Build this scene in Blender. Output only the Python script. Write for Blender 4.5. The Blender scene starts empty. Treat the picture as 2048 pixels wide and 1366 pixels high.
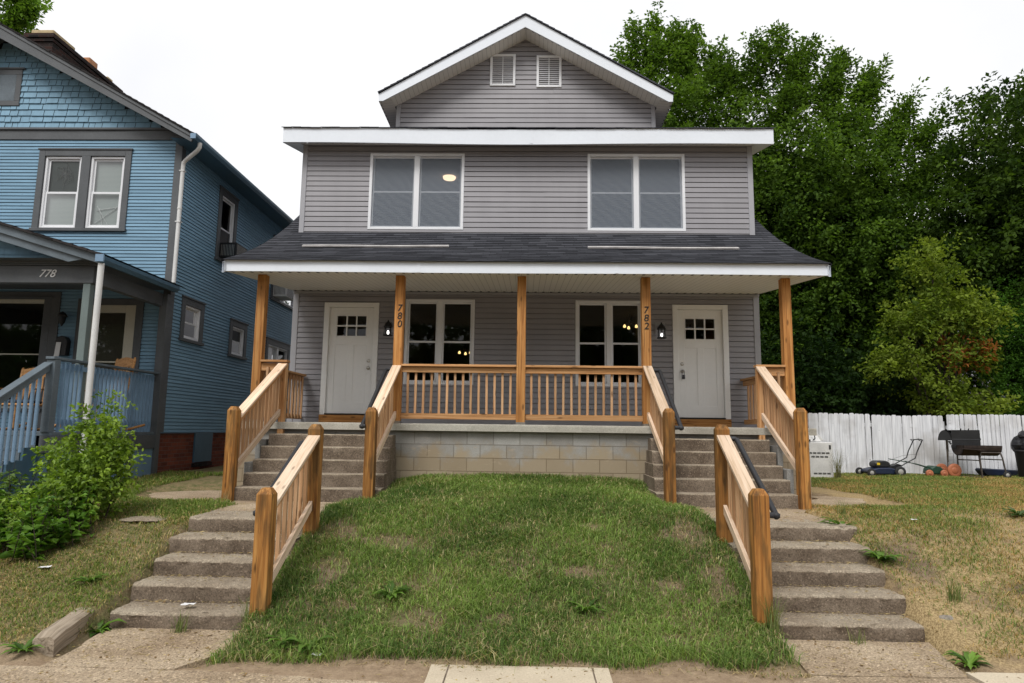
import bpy, bmesh, math, random
import numpy as np
from mathutils import Vector, Matrix
R = math.radians
random.seed(7)
rng = np.random.default_rng(11)
S = bpy.context.scene
COL = S.collection

# ------------------------------------------------------------ camera
cd = bpy.data.cameras.new('camera')
cd.sensor_width = 36.0
cd.lens = 1328.0 / 2048.0 * 36.0
cd.clip_start = 0.05
cd.clip_end = 1200.0
cam = bpy.data.objects.new('camera', cd)
COL.objects.link(cam)
pit, yaw, rol = R(7.6), R(1.33), R(0.72)
fw = Vector((-math.sin(yaw) * math.cos(pit), math.cos(yaw) * math.cos(pit), math.sin(pit)))
rt0 = Vector((math.cos(yaw), math.sin(yaw), 0))
up0 = rt0.cross(fw)
rt = math.cos(rol) * rt0 + math.sin(rol) * up0
up = -math.sin(rol) * rt0 + math.cos(rol) * up0
cm = Matrix((rt, up, -fw)).transposed().to_4x4()
cm.translation = (0, 0, 1.8)
cam.matrix_world = cm
S.camera = cam

# ------------------------------------------------------------ sky and sun (bright overcast)
SUN_EL, SUN_AZ = R(52), R(200)          # azimuth measured from +Y, clockwise: behind the camera, a little to its left
w = bpy.data.worlds.new('World')
S.world = w
w.use_nodes = True
nt = w.node_tree
nt.nodes.clear()
out = nt.nodes.new('ShaderNodeOutputWorld')
bg = nt.nodes.new('ShaderNodeBackground')
sky = nt.nodes.new('ShaderNodeTexSky')
sky.sky_type = 'NISHITA'
sky.sun_disc = False
sky.sun_elevation = SUN_EL
sky.sun_rotation = SUN_AZ
sky.dust_density = 3.0
tc = nt.nodes.new('ShaderNodeTexCoord')
nz = nt.nodes.new('ShaderNodeTexNoise')
nz.inputs['Scale'].default_value = 2.2
nz.inputs['Detail'].default_value = 5.0
cr = nt.nodes.new('ShaderNodeValToRGB')
cr.color_ramp.elements[0].position = 0.34
cr.color_ramp.elements[0].color = (9.1, 9.15, 9.45, 1)
cr.color_ramp.elements[1].position = 0.6
cr.color_ramp.elements[1].color = (10.5, 10.5, 10.55, 1)
mx = nt.nodes.new('ShaderNodeMix')
mx.data_type = 'RGBA'
mx.inputs[0].default_value = 0.93
nt.links.new(tc.outputs['Generated'], nz.inputs['Vector'])
nt.links.new(nz.outputs['Fac'], cr.inputs['Fac'])
nt.links.new(sky.outputs['Color'], mx.inputs[6])
nt.links.new(cr.outputs['Color'], mx.inputs[7])
nt.links.new(mx.outputs[2], bg.inputs['Color'])
bg.inputs['Strength'].default_value = 0.075
nt.links.new(bg.outputs['Background'], out.inputs['Surface'])

sl = bpy.data.lights.new('sun', 'SUN')
sl.energy = 1.9
sl.angle = R(25)
sl.color = (1.0, 0.975, 0.94)
sun = bpy.data.objects.new('sun', sl)
COL.objects.link(sun)
sd = Vector((math.sin(SUN_AZ) * math.cos(SUN_EL), math.cos(SUN_AZ) * math.cos(SUN_EL), math.sin(SUN_EL)))
sun.rotation_euler = sd.to_track_quat('Z', 'Y').to_euler()
sun.location = (0, -10, 30)
S.view_settings.view_transform = 'Standard'
S.view_settings.look = 'None'
S.view_settings.gamma = 1
S.view_settings.exposure = 0.52

# ------------------------------------------------------------ object helpers
def tag(o, label=None, cat=None, group=None, kind=None):
    if label: o['label'] = label
    if cat: o['category'] = cat
    if group: o['group'] = group
    if kind: o['kind'] = kind
    return o

def thing(name, label, cat, loc=(0, 0, 0), group=None):
    o = bpy.data.objects.new(name, None)
    o.empty_display_size = 0.2
    COL.objects.link(o)
    o.location = loc
    return tag(o, label, cat, group)

class MB:
    """collects shapes into one mesh; 'grain' is a per-point coordinate that runs along each board"""
    def __init__(s):
        s.v = []; s.f = []; s.g = []; s.m = []; s.sm = []
    def add(s, vs, fs, gs=None, mi=0, smooth=False):
        b = len(s.v)
        s.v += [tuple(p) for p in vs]
        if gs is None: gs = vs
        s.g += [tuple(p) for p in gs]
        for f in fs:
            s.f.append([b + i for i in f]); s.m.append(mi); s.sm.append(smooth)
    def obox(s, c, ax, h, mi=0, taper=1.0):
        c = Vector(c); ax = [Vector(a) for a in ax]
        L = max(range(3), key=lambda i: h[i]); o = [i for i in range(3) if i != L]
        off = (random.uniform(0, 40), random.uniform(0, 40), random.uniform(0, 40))
        vs = []; gs = []
        for k in (-1, 1):
            for j in (-1, 1):
                for i in (-1, 1):
                    t = taper if k > 0 else 1.0
                    d = (i * h[0] * t, j * h[1] * t, k * h[2])
                    vs.append(c + ax[0] * d[0] + ax[1] * d[1] + ax[2] * d[2])
                    gs.append((d[L] + off[0], d[o[0]] + off[1], d[o[1]] + off[2]))
        s.add(vs, [(0, 2, 3, 1), (4, 5, 7, 6), (0, 1, 5, 4), (2, 6, 7, 3), (0, 4, 6, 2), (1, 3, 7, 5)], gs, mi)
    def box(s, x0, x1, y0, y1, z0, z1, mi=0):
        s.obox(((x0 + x1) / 2, (y0 + y1) / 2, (z0 + z1) / 2), ((1, 0, 0), (0, 1, 0), (0, 0, 1)),
               (abs(x1 - x0) / 2, abs(y1 - y0) / 2, abs(z1 - z0) / 2), mi)
    def beam(s, p0, p1, wd, ht, upv=(0, 0, 1), mi=0):
        p0 = Vector(p0); p1 = Vector(p1); d = (p1 - p0); L = d.length; d.normalize()
        side = d.cross(Vector(upv)).normalized(); u = side.cross(d).normalized()
        s.obox((p0 + p1) / 2, (side, u, d), (wd / 2, ht / 2, L / 2), mi)
    def vbeam(s, p0, p1, wx, h, mi=0):
        """sloping board in a Y-Z plane whose ends are cut plumb; h is its vertical depth"""
        (x0, y0, z0), (x1, y1, z1) = p0, p1
        off = random.uniform(0, 40); vs = []; gs = []
        for (x, y, z, t) in ((x0, y0, z0, 0), (x1, y1, z1, math.dist(p0, p1))):
            for a, b in ((-1, -1), (1, -1), (1, 1), (-1, 1)):
                vs.append((x + a * wx / 2, y, z + b * h / 2)); gs.append((t + off, a * wx / 2 + off, b * h / 2 + off))
        s.add(vs, [(0, 1, 2, 3), (7, 6, 5, 4), (0, 4, 5, 1), (1, 5, 6, 2), (2, 6, 7, 3), (3, 7, 4, 0)], gs, mi)
    def tube(s, pts, r, n=8, mi=0, cap=True, smooth=True):
        pts = [Vector(p) for p in pts]; rs = r if isinstance(r, (list, tuple)) else [r] * len(pts)
        rings = []; prev = None
        for i, p in enumerate(pts):
            d = (pts[min(i + 1, len(pts) - 1)] - pts[max(i - 1, 0)]).normalized()
            if prev is None:
                a = Vector((0, 0, 1)) if abs(d.z) < 0.9 else Vector((1, 0, 0))
                s1 = d.cross(a).normalized()
            else:
                s1 = (prev - d * prev.dot(d)).normalized()
            prev = s1; s2 = d.cross(s1)
            rings.append([p + (s1 * math.cos(t) + s2 * math.sin(t)) * rs[i] for t in [2 * math.pi * k / n for k in range(n)]])
        vs = [p for rg in rings for p in rg]; fs = []
        for i in range(len(pts) - 1):
            for k in range(n):
                k2 = (k + 1) % n
                fs.append((i * n + k, i * n + k2, (i + 1) * n + k2, (i + 1) * n + k))
        s.add(vs, fs, None, mi, smooth)
        if cap:
            s.add(rings[0], [tuple(range(n))[::-1]], None, mi); s.add(rings[-1], [tuple(range(n))], None, mi)
    def lathe(s, c, prof, n=16, axis='z', mi=0, smooth=True):
        """prof: (radius, height) pairs"""
        c = Vector(c); vs = []
        for r_, h in prof:
            for k in range(n):
                t = 2 * math.pi * k / n; a, b = r_ * math.cos(t), r_ * math.sin(t)
                vs.append(c + Vector({'z': (a, b, h), 'y': (a, h, b), 'x': (h, a, b)}[axis]))
        fs = []
        for i in range(len(prof) - 1):
            for k in range(n):
                fs.append((i * n + k, i * n + (k + 1) % n, (i + 1) * n + (k + 1) % n, (i + 1) * n + k))
        s.add(vs, fs, None, mi, smooth)
        s.add(vs[:n], [tuple(range(n))[::-1]], None, mi); s.add(vs[-n:], [tuple(range(n))], None, mi)
    def prism(s, poly, f, d0, d1, mi=0):
        """poly of (u, v) swept from depth d0 to d1; f(u, v, d) -> point"""
        n = len(poly); vs = [f(u, v, d0) for u, v in poly] + [f(u, v, d1) for u, v in poly]
        fs = [tuple(range(n))[::-1], tuple(range(n, 2 * n))] + [(i, (i + 1) % n, n + (i + 1) % n, n + i) for i in range(n)]
        s.add(vs, fs, None, mi)
    def build(s, name, mats, parent=None, bevel=0.0, origin=None, segs=1):
        me = bpy.data.meshes.new(name)
        ox = Vector(origin) if origin is not None else None
        vs = s.v if ox is None else [tuple(Vector(p) - ox) for p in s.v]
        me.from_pydata(vs, [], s.f)
        at = me.attributes.new('grain', 'FLOAT_VECTOR', 'POINT')
        at.data.foreach_set('vector', np.array(s.g, dtype=np.float32).ravel())
        if not isinstance(mats, (list, tuple)): mats = [mats]
        for m in mats: me.materials.append(m)
        me.polygons.foreach_set('material_index', s.m)
        me.polygons.foreach_set('use_smooth', s.sm)
        bm = bmesh.new(); bm.from_mesh(me)
        bmesh.ops.recalc_face_normals(bm, faces=bm.faces)
        if bevel > 0:
            es = [e for e in bm.edges if len(e.link_faces) == 2 and e.calc_face_angle(0) > 0.5]
            bmesh.ops.bevel(bm, geom=es, offset=bevel, segments=segs, affect='EDGES', profile=0.6, clamp_overlap=True)
        bm.to_mesh(me); bm.free()
        o = bpy.data.objects.new(name, me)
        COL.objects.link(o)
        if parent: o.parent = parent
        if ox is not None: o.location = ox
        if parent and ox is None: o.location = -Vector(world_loc(parent))
        elif parent: o.location = ox - Vector(world_loc(parent))
        return o

def world_loc(o):
    p = Vector(o.location)
    while o.parent:
        o = o.parent; p += Vector(o.location)
    return p

def copy_tree(o, parent=None):
    c = o.copy(); COL.objects.link(c)
    if parent: c.parent = parent
    for ch in list(o.children): copy_tree(ch, c)
    return c

def text_mesh(name, body, size, mat, parent, loc, rot=(math.pi / 2, 0, 0), ext=0.004, shear=0.0, line=1.0, bold=0.0, align='CENTER'):
    cu = bpy.data.curves.new(name, 'FONT')
    cu.body = body; cu.size = size; cu.extrude = ext; cu.shear = shear; cu.space_line = line; cu.offset = bold
    cu.align_x = align; cu.align_y = 'CENTER'
    tmp = bpy.data.objects.new(name + '_curve', cu); COL.objects.link(tmp)
    dg = bpy.context.evaluated_depsgraph_get()
    me = bpy.data.meshes.new_from_object(tmp.evaluated_get(dg))
    bpy.data.objects.remove(tmp)
    me.name = name
    me.materials.clear(); me.materials.append(mat)
    o = bpy.data.objects.new(name, me); COL.objects.link(o)
    o.parent = parent
    o.location = Vector(loc) - Vector(world_loc(parent)); o.rotation_euler = rot
    return o

def fast_mesh(name, verts, loops, nper, mats, col=None, smooth=False, parent=None, normals=None):
    """verts (n,3); loops flat index array with nper verts per face (int or array)"""
    me = bpy.data.meshes.new(name)
    nf = len(loops) // nper if isinstance(nper, int) else len(nper)
    me.vertices.add(len(verts)); me.vertices.foreach_set('co', np.asarray(verts, np.float32).ravel())
    me.loops.add(len(loops)); me.loops.foreach_set('vertex_index', np.asarray(loops, np.int32))
    tot = np.full(nf, nper, np.int32) if isinstance(nper, int) else np.asarray(nper, np.int32)
    st = np.concatenate([[0], np.cumsum(tot)[:-1]]).astype(np.int32)
    me.polygons.add(nf); me.polygons.foreach_set('loop_start', st); me.polygons.foreach_set('loop_total', tot)
    if smooth: me.polygons.foreach_set('use_smooth', np.ones(nf, bool))
    me.update(calc_edges=True)
    if col is not None:
        a = me.color_attributes.new('tint', 'FLOAT_COLOR', 'POINT')
        c4 = np.ones((len(verts), 4), np.float32); c4[:, :3] = col
        a.data.foreach_set('color', c4.ravel())
    for m in (mats if isinstance(mats, (list, tuple)) else [mats]): me.materials.append(m)
    o = bpy.data.objects.new(name, me); COL.objects.link(o)
    if parent:
        o.parent = parent; o.location = -Vector(world_loc(parent))
    return o
# ------------------------------------------------------------ materials
class NT:
    def __init__(s, name):
        s.m = bpy.data.materials.new(name); s.m.use_nodes = True
        s.t = s.m.node_tree; s.t.nodes.clear()
        s.out = s.n('OutputMaterial'); s.b = s.n('BsdfPrincipled')
        s.l(s.b.outputs[0], s.out.inputs[0])
    def n(s, k, **kw):
        nd = s.t.nodes.new('ShaderNode' + k)
        for a, b in kw.items(): setattr(nd, a, b)
        return nd
    def l(s, a, b): s.t.links.new(a, b)
    def set(s, **kw):
        for a, b in kw.items():
            i = s.b.inputs[a.replace('_', ' ')]
            if hasattr(b, 'is_output'): s.l(b, i)
            else: i.default_value = b if not isinstance(b, tuple) or len(b) == 4 else (*b, 1)
    def coord(s, kind='Object'):
        if kind == 'grain': return s.n('Attribute', attribute_name='grain').outputs['Vector']
        return s.n('TexCoord').outputs[kind]
    def mapv(s, v, scale=(1, 1, 1), loc=(0, 0, 0), rot=(0, 0, 0)):
        m = s.n('Mapping'); s.l(v, m.inputs[0])
        m.inputs['Scale'].default_value = scale; m.inputs['Location'].default_value = loc; m.inputs['Rotation'].default_value = rot
        return m.outputs[0]
    def noise(s, v, scale, detail=4, rough=0.55, dist=0.0):
        x = s.n('TexNoise'); s.l(v, x.inputs['Vector'])
        x.inputs['Scale'].default_value = scale; x.inputs['Detail'].default_value = detail
        x.inputs['Roughness'].default_value = rough; x.inputs['Distortion'].default_value = dist
        return x.outputs['Fac']
    def ramp(s, f, *stops):
        r = s.n('ValToRGB'); s.l(f, r.inputs[0]); e = r.color_ramp.elements
        while len(e) < len(stops): e.new(0.5)
        for q, (p, c) in zip(e, stops):
            q.position = p
            q.color = (c, c, c, 1) if not isinstance(c, tuple) else ((*c, 1) if len(c) == 3 else c)
        return r.outputs[0]
    def mix(s, f, a, b, mode='MIX'):
        m = s.n('Mix', data_type='RGBA', blend_type=mode)
        for i, x in ((0, f), (6, a), (7, b)):
            if hasattr(x, 'is_output'): s.l(x, m.inputs[i])
            else: m.inputs[i].default_value = x if i == 0 else (*x, 1)
        return m.outputs[2]
    def math(s, op, a, b=0.0, c=0.0):
        m = s.n('Math', operation=op)
        for i, x in enumerate((a, b, c)):
            if hasattr(x, 'is_output'): s.l(x, m.inputs[i])
            else: m.inputs[i].default_value = x
        return m.outputs[0]
    def bump(s, h, strength=0.3, dist=0.01):
        b = s.n('Bump'); s.l(h, b.inputs['Height'])
        b.inputs['Strength'].default_value = strength; b.inputs['Distance'].default_value = dist
        s.l(b.outputs[0], s.b.inputs['Normal'])

def paint(name, c, rough=0.5, var=0.12, scale=3.0, bump=0.0, metal=0.0, spec=0.4):
    t = NT(name); v = t.coord()
    n1 = t.noise(v, scale, 5); n2 = t.noise(v, scale * 14, 3)
    f = t.math('ADD', t.math('MULTIPLY', n1, 0.65), t.math('MULTIPLY', n2, 0.35))
    lo = tuple(x * (1 - var) for x in c); hi = tuple(min(1, x * (1 + var)) for x in c)
    t.set(Base_Color=t.ramp(f, (0.36, lo), (0.64, hi)), Roughness=rough, Metallic=metal)
    t.b.inputs['Specular IOR Level'].default_value = spec
    if bump: t.bump(n2, bump, 0.004)
    return t.m

def wood(name, dark, mid, light, rough=0.72, stain=None, knots=True):
    t = NT(name); g = t.coord('grain')
    st = t.mapv(g, (0.7, 22, 30)); st2 = t.mapv(g, (2.5, 110, 110)); w3 = t.mapv(g, (1.0, 5, 5))
    a = t.noise(st, 1.0, 6, 0.6, 1.2); b = t.noise(st2, 1.0, 3); c = t.noise(w3, 1.6, 3)
    f = t.math('ADD', t.math('MULTIPLY', a, 0.62), t.math('ADD', t.math('MULTIPLY', b, 0.2), t.math('MULTIPLY', c, 0.2)))
    col = t.ramp(f, (0.39, dark), (0.5, mid), (0.61, light))
    if knots:
        vo = t.n('TexVoronoi'); t.l(t.mapv(g, (3.2, 10, 10)), vo.inputs['Vector']); vo.inputs['Scale'].default_value = 1.0
        k = t.ramp(vo.outputs['Distance'], (0.10, 1.0), (0.20, 0.0))
        ck = t.ramp(t.noise(t.mapv(g, (1.6, 60, 60)), 1.0, 2), (0.64, 0.0), (0.69, 1.0))      # drying checks
        col = t.mix(t.math('MULTIPLY', ck, 0.55), col, tuple(x * 0.4 for x in dark))
        col = t.mix(t.math('MULTIPLY', k, 0.7), col, tuple(x * 0.35 for x in dark))
    if stain:
        o = t.coord(); sn = t.ramp(t.noise(t.mapv(o, (5, 5, 0.9)), 2.2, 4), (0.48, 0.0), (0.62, 1.0))
        col = t.mix(t.math('MULTIPLY', sn, 0.7), col, stain)
    oi = t.n('ObjectInfo').outputs['Random']      # board to board difference
    col = t.mix(1.0, col, t.ramp(oi, (0.0, (0.78, 0.76, 0.72)), (0.5, (1.0, 1.0, 1.0)), (1.0, (1.16, 1.12, 1.08))), 'MULTIPLY')
    t.set(Base_Color=col, Roughness=rough); t.bump(a, 0.35, 0.004)
    t.b.inputs['Specular IOR Level'].default_value = 0.25
    return t.m

def glass(name, tint=(0.8, 0.83, 0.82), ior=1.5, wav=0.0):
    t = NT(name); t.t.nodes.remove(t.b)
    tr = t.n('BsdfTransparent'); tr.inputs[0].default_value = (*tint, 1)
    gl = t.n('BsdfGlossy'); gl.inputs['Roughness'].default_value = 0.02
    fr = t.n('Fresnel'); fr.inputs[0].default_value = ior
    if wav:
        b = t.n('Bump'); b.inputs['Strength'].default_value = wav; b.inputs['Distance'].default_value = 0.02
        t.l(t.noise(t.coord(), 3.0, 2), b.inputs['Height']); t.l(b.outputs[0], gl.inputs['Normal'])
    m = t.n('MixShader'); t.l(fr.outputs[0], m.inputs[0]); t.l(tr.outputs[0], m.inputs[1]); t.l(gl.outputs[0], m.inputs[2])
    t.l(m.outputs[0], t.out.inputs[0])
    return t.m

def emit(name, c, s):
    t = NT(name); t.set(Base_Color=(0.8, 0.8, 0.8), Emission_Color=c, Emission_Strength=s); return t.m

def foliage(name, rough=0.55, trans=0.35, spec=0.25):
    t = NT(name); a = t.n('Attribute', attribute_name='tint').outputs['Color']
    t.set(Base_Color=a, Roughness=rough); t.b.inputs['Specular IOR Level'].default_value = spec
    tl = t.n('BsdfTranslucent'); t.l(t.mix(1.0, a, (1.25, 1.35, 0.6), 'MULTIPLY'), tl.inputs[0])
    m = t.n('MixShader'); m.inputs[0].default_value = trans
    t.l(t.b.outputs[0], m.inputs[1]); t.l(tl.outputs[0], m.inputs[2]); t.l(m.outputs[0], t.out.inputs[0])
    return t.m

def shingle(name, c0, c1, bw=0.32, rh=0.14):
    """grain.x runs along the course, grain.y up the slope"""
    t = NT(name); g = t.coord('grain')
    br = t.n('TexBrick'); t.l(g, br.inputs['Vector'])
    for k, v in (('Scale', 1.0), ('Brick Width', bw), ('Row Height', rh), ('Mortar Size', 0.004), ('Bias', 0.0), ('Mortar Smooth', 0.1)):
        br.inputs[k].default_value = v
    br.offset = 0.37; br.squash = 0.7; br.squash_frequency = 3
    br.inputs['Color1'].default_value = (*c0, 1); br.inputs['Color2'].default_value = (*c1, 1)
    br.inputs['Mortar'].default_value = (c0[0] * 0.35, c0[1] * 0.35, c0[2] * 0.35, 1)
    n = t.noise(g, 160, 2); n2 = t.noise(g, 1.3, 4)
    col = t.mix(0.5, br.outputs[0], t.ramp(n, (0.3, 0.35), (0.7, 1.0)), 'MULTIPLY')
    col = t.mix(0.5, col, t.ramp(n2, (0.3, 0.55), (0.7, 1.0)), 'MULTIPLY')
    t.set(Base_Color=col, Roughness=0.92); t.bump(n, 0.5, 0.003)
    t.b.inputs['Specular IOR Level'].default_value = 0.2
    return t.m

def masonry(name, c0, c1, mortar, bw, rh, ms, coord='grain', stain=None, zsplit=None, bump=0.6):
    t = NT(name); g = t.coord(coord)
    br = t.n('TexBrick'); t.l(g, br.inputs['Vector'])
    for k, v in (('Scale', 1.0), ('Brick Width', bw), ('Row Height', rh), ('Mortar Size', ms), ('Mortar Smooth', 0.25)):
        br.inputs[k].default_value = v
    br.inputs['Color1'].default_value = (*c0, 1); br.inputs['Color2'].default_value = (*c1, 1)
    br.inputs['Mortar'].default_value = (*mortar, 1)
    n = t.noise(g, 70, 4, 0.7); n2 = t.noise(g, 3.2, 5, 0.6)
    col = t.mix(0.7, br.outputs[0], t.ramp(n, (0.25, 0.6), (0.7, 1.05)), 'MULTIPLY')
    col = t.mix(0.6, col, t.ramp(n2, (0.3, 0.62), (0.7, 1.05)), 'MULTIPLY')
    if stain:
        z = t.n('SeparateXYZ'); t.l(t.coord(), z.inputs[0])
        zz = t.math('ADD', z.outputs[2], t.math('MULTIPLY', t.math('SUBTRACT', n2, 0.5), 1.1))
        f = t.ramp(t.math('SUBTRACT', zz, zsplit), (0.0, 1.0), (0.22, 0.0))
        col = t.mix(t.math('MULTIPLY', f, 0.85), col, t.mix(1.0, br.outputs[0], stain, 'MULTIPLY'))
        ef = t.ramp(t.noise(t.mapv(t.coord(), (4, 4, 9)), 1.5, 5, 0.65), (0.6, 0.0), (0.72, 1.0))
        col = t.mix(t.math('MULTIPLY', ef, 0.5), col, (0.40, 0.335, 0.25))
    t.set(Base_Color=col, Roughness=0.95)
    h = t.math('ADD', t.math('MULTIPLY', br.outputs['Fac'], -1.0), t.math('MULTIPLY', n, 0.35))
    t.bump(h, bump, 0.008); t.b.inputs['Specular IOR Level'].default_value = 0.15
    return t.m

def concrete(name, c, dirt, agg=0.5, scale=1.0, bump=0.7):
    t = NT(name); v = t.coord()
    n1 = t.noise(v, 1.6 * scale, 5, 0.6); n2 = t.noise(v, 60, 4, 0.75); n3 = t.noise(v, 190, 2)
    vo = t.n('TexVoronoi'); t.l(v, vo.inputs['Vector']); vo.inputs['Scale'].default_value = 75
    base = t.mix(t.ramp(n1, (0.38, 0.0), (0.66, 1.0)), c, dirt)
    base = t.mix(agg, base, t.ramp(n2, (0.36, 0.5), (0.62, 1.25)), 'MULTIPLY')
    sp = t.ramp(vo.outputs['Color'], (0.82, 0.0), (0.9, 1.0))
    base = t.mix(t.math('MULTIPLY', sp, 0.5 * agg), base, tuple(min(1, x * 1.9) for x in c))
    sp2 = t.ramp(vo.outputs['Color'], (0.10, 1.0), (0.16, 0.0))
    base = t.mix(t.math('MULTIPLY', sp2, 0.5 * agg), base, tuple(x * 0.35 for x in dirt))
    base = t.mix(0.35 * agg, base, t.ramp(n3, (0.36, 0.3), (0.6, 1.25)), 'MULTIPLY')
    t.set(Base_Color=base, Roughness=0.95); t.bump(t.math('ADD', n2, t.math('MULTIPLY', n3, 0.5)), bump, 0.008)
    t.b.inputs['Specular IOR Level'].default_value = 0.15
    return t.m

def peeling(name, c, dark):
    """old oil paint on boards: streaks along the board and dark cracked flecks"""
    t = NT(name); v = t.coord('grain')
    a = t.noise(t.mapv(v, (1.3, 9, 9)), 1.2, 5); b = t.noise(t.mapv(v, (9, 60, 60)), 1.0, 4, 0.7); c2 = t.noise(v, 0.8, 3)
    col = t.ramp(t.math('ADD', t.math('MULTIPLY', a, 0.6), t.math('MULTIPLY', c2, 0.4)), (0.32, tuple(x * 0.8 for x in c)), (0.68, tuple(x * 1.12 for x in c)))
    fl = t.ramp(t.math('ADD', t.math('MULTIPLY', b, 0.6), t.math('MULTIPLY', a, 0.4)), (0.6, 0.0), (0.66, 1.0))
    col = t.mix(t.math('MULTIPLY', fl, 0.6), col, dark)
    t.set(Base_Color=col, Roughness=0.6); t.bump(b, 0.4, 0.003)
    t.b.inputs['Specular IOR Level'].default_value = 0.3
    return t.m

def mk_vinyl(name, c):
    """faint difference from board to board, rain streaks and a slight sheen"""
    t = NT(name); a = t.noise(t.mapv(t.coord('grain'), (.25, .02, 1)), 3.0, 2); b = t.noise(t.mapv(t.coord(), (3, 3, .35)), 1.6, 5); d = t.noise(t.coord(), 0.7, 3)
    f = t.math('ADD', t.math('MULTIPLY', a, .5), t.math('ADD', t.math('MULTIPLY', b, .3), t.math('MULTIPLY', d, .2)))
    t.set(Base_Color=t.ramp(f, (.38, tuple(x * .90 for x in c)), (.62, tuple(x * 1.08 for x in c))), Roughness=.5)
    t.b.inputs['Specular IOR Level'].default_value = .4; t.bump(t.noise(t.mapv(t.coord(), (1, 1, 6)), 2.5, 2), .15, .006)
    return t.m
M = {}
M['vinyl'] = mk_vinyl('grey_vinyl', (0.262, 0.255, 0.270))
M['vinyl_trim'] = paint('grey_vinyl_trim', (0.32, 0.32, 0.34), 0.5, 0.04)
M['white'] = paint('white_metal_trim', (0.69, 0.73, 0.785), 0.45, 0.03, 1.2)
M['window_white'] = paint('white_window_vinyl', (0.70, 0.71, 0.73), 0.4, 0.03)
M['door_white'] = paint('white_door_paint', (0.80, 0.80, 0.785), 0.38, 0.03, 1.0)
M['soffit'] = None
M['post'] = wood('treated_post_wood', (0.115, 0.045, 0.011), (0.285, 0.125, 0.030), (0.42, 0.215, 0.062), 0.7, (0.085, 0.05, 0.018))
M['porch_post'] = wood('porch_post_wood', (0.23, 0.095, 0.025), (0.39, 0.175, 0.050), (0.50, 0.26, 0.09), 0.7)
M['rail'] = wood('rail_wood', (0.30, 0.14, 0.05), (0.46, 0.245, 0.105), (0.56, 0.34, 0.17), 0.72)
M['bal'] = wood('baluster_wood', (0.30, 0.155, 0.07), (0.45, 0.26, 0.135), (0.55, 0.36, 0.21), 0.75)
M['cap'] = wood('pale_cap_wood', (0.42, 0.29, 0.18), (0.62, 0.47, 0.34), (0.70, 0.56, 0.43), 0.75)
M['old_wood'] = wood('weathered_timber', (0.09, 0.07, 0.05), (0.24, 0.20, 0.15), (0.34, 0.29, 0.23), 0.9, None, False)
M['pale_strip'] = paint('pale_strip', (0.42, 0.40, 0.39), 0.7, 0.25, 5)
M['black'] = paint('black_metal', (0.012, 0.012, 0.013), 0.42, 0.3)
M['foam'] = paint('black_pipe_cover', (0.022, 0.023, 0.026), 0.6, 0.2)
M['num'] = paint('black_numbers', (0.01, 0.01, 0.01), 0.4, 0.1)
M['steel'] = paint('brushed_nickel', (0.5, 0.48, 0.44), 0.3, 0.1, 5, 0, 0.9)
M['grey_lock'] = paint('grey_lock_metal', (0.16, 0.16, 0.17), 0.4, 0.15, 5, 0, 0.5)
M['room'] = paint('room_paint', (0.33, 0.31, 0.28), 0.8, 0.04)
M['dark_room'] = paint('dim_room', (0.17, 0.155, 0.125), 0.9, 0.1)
M['glass'] = glass('window_glass', (0.72, 0.75, 0.74), 1.5)
M['screen'] = None
M['bulb'] = emit('lit_bulb', (1.0, 0.95, 0.88, 1), 2.6)
M['warm'] = emit('warm_bulb', (1.0, 0.66, 0.25, 1), 1.6)
M['warm_disc'] = emit('warm_ceiling_lamp', (1.0, 0.68, 0.44, 1), 2.6)
M['lamp_glass'] = glass('lantern_glass', (0.92, 0.93, 0.94), 1.35)
M['shingle'] = shingle('charcoal_shingles', (0.036, 0.038, 0.046), (0.085, 0.088, 0.103))
M['old_shingle'] = shingle('dark_shingles', (0.02, 0.018, 0.018), (0.045, 0.04, 0.04))
M['block'] = masonry('concrete_block', (0.38, 0.37, 0.345), (0.30, 0.285, 0.26), (0.24, 0.22, 0.19), 0.41, 0.203, 0.006, 'Object', (0.92, 0.75, 0.53), 1.36, 0.9)
M['brick'] = masonry('red_brick', (0.29, 0.085, 0.05), (0.15, 0.05, 0.036), (0.19, 0.12, 0.10), 0.21, 0.071, 0.006, 'grain')
M['chimney_brick'] = masonry('sooty_brick', (0.06, 0.03, 0.025), (0.02, 0.018, 0.018), (0.05, 0.045, 0.042), 0.21, 0.075, 0.008, 'grain')
M['block_grey'] = concrete('grey_block', (0.27, 0.265, 0.25), (0.2, 0.195, 0.18), 0.4, 1.5, 0.4)
M['slab'] = concrete('porch_concrete', (0.42, 0.40, 0.345), (0.30, 0.28, 0.235), 0.35, 1.0, 0.35)
M['step_riser'] = concrete('rough_riser_concrete', (0.225, 0.178, 0.133), (0.125, 0.094, 0.068), 0.85, 2.2, 1.0)  # darker than the treads: riser dirt, plus shade put into the colour
M['step_tread'] = concrete('worn_tread_concrete', (0.36, 0.305, 0.23), (0.25, 0.20, 0.145), 0.75, 1.4, 1.0)  # paler top faces: dust and wear, plus light put into the colour
M['walk'] = concrete('old_sidewalk_concrete', (0.46, 0.365, 0.255), (0.31, 0.23, 0.15), 1.0, 0.9, 1.0)
M['walk_new'] = concrete('clean_sidewalk_concrete', (0.55, 0.475, 0.355), (0.45, 0.38, 0.28), 0.25, 0.8, 0.3)
M['rock'] = concrete('field_rock', (0.27, 0.24, 0.20), (0.19, 0.165, 0.135), 0.6, 2.0, 0.8)
M['blue'] = peeling('blue_paint', (0.18, 0.318, 0.435), (0.03, 0.06, 0.09))
M['blue_shake'] = peeling('blue_shake_paint', (0.18, 0.318, 0.425), (0.03, 0.06, 0.09))
M['blue_rail'] = paint('pale_blue_paint', (0.17, 0.27, 0.385), 0.55, 0.12)
M['trim'] = paint('dark_grey_paint', (0.080, 0.086, 0.092), 0.55, 0.15, 2.0, 0.1)
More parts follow.
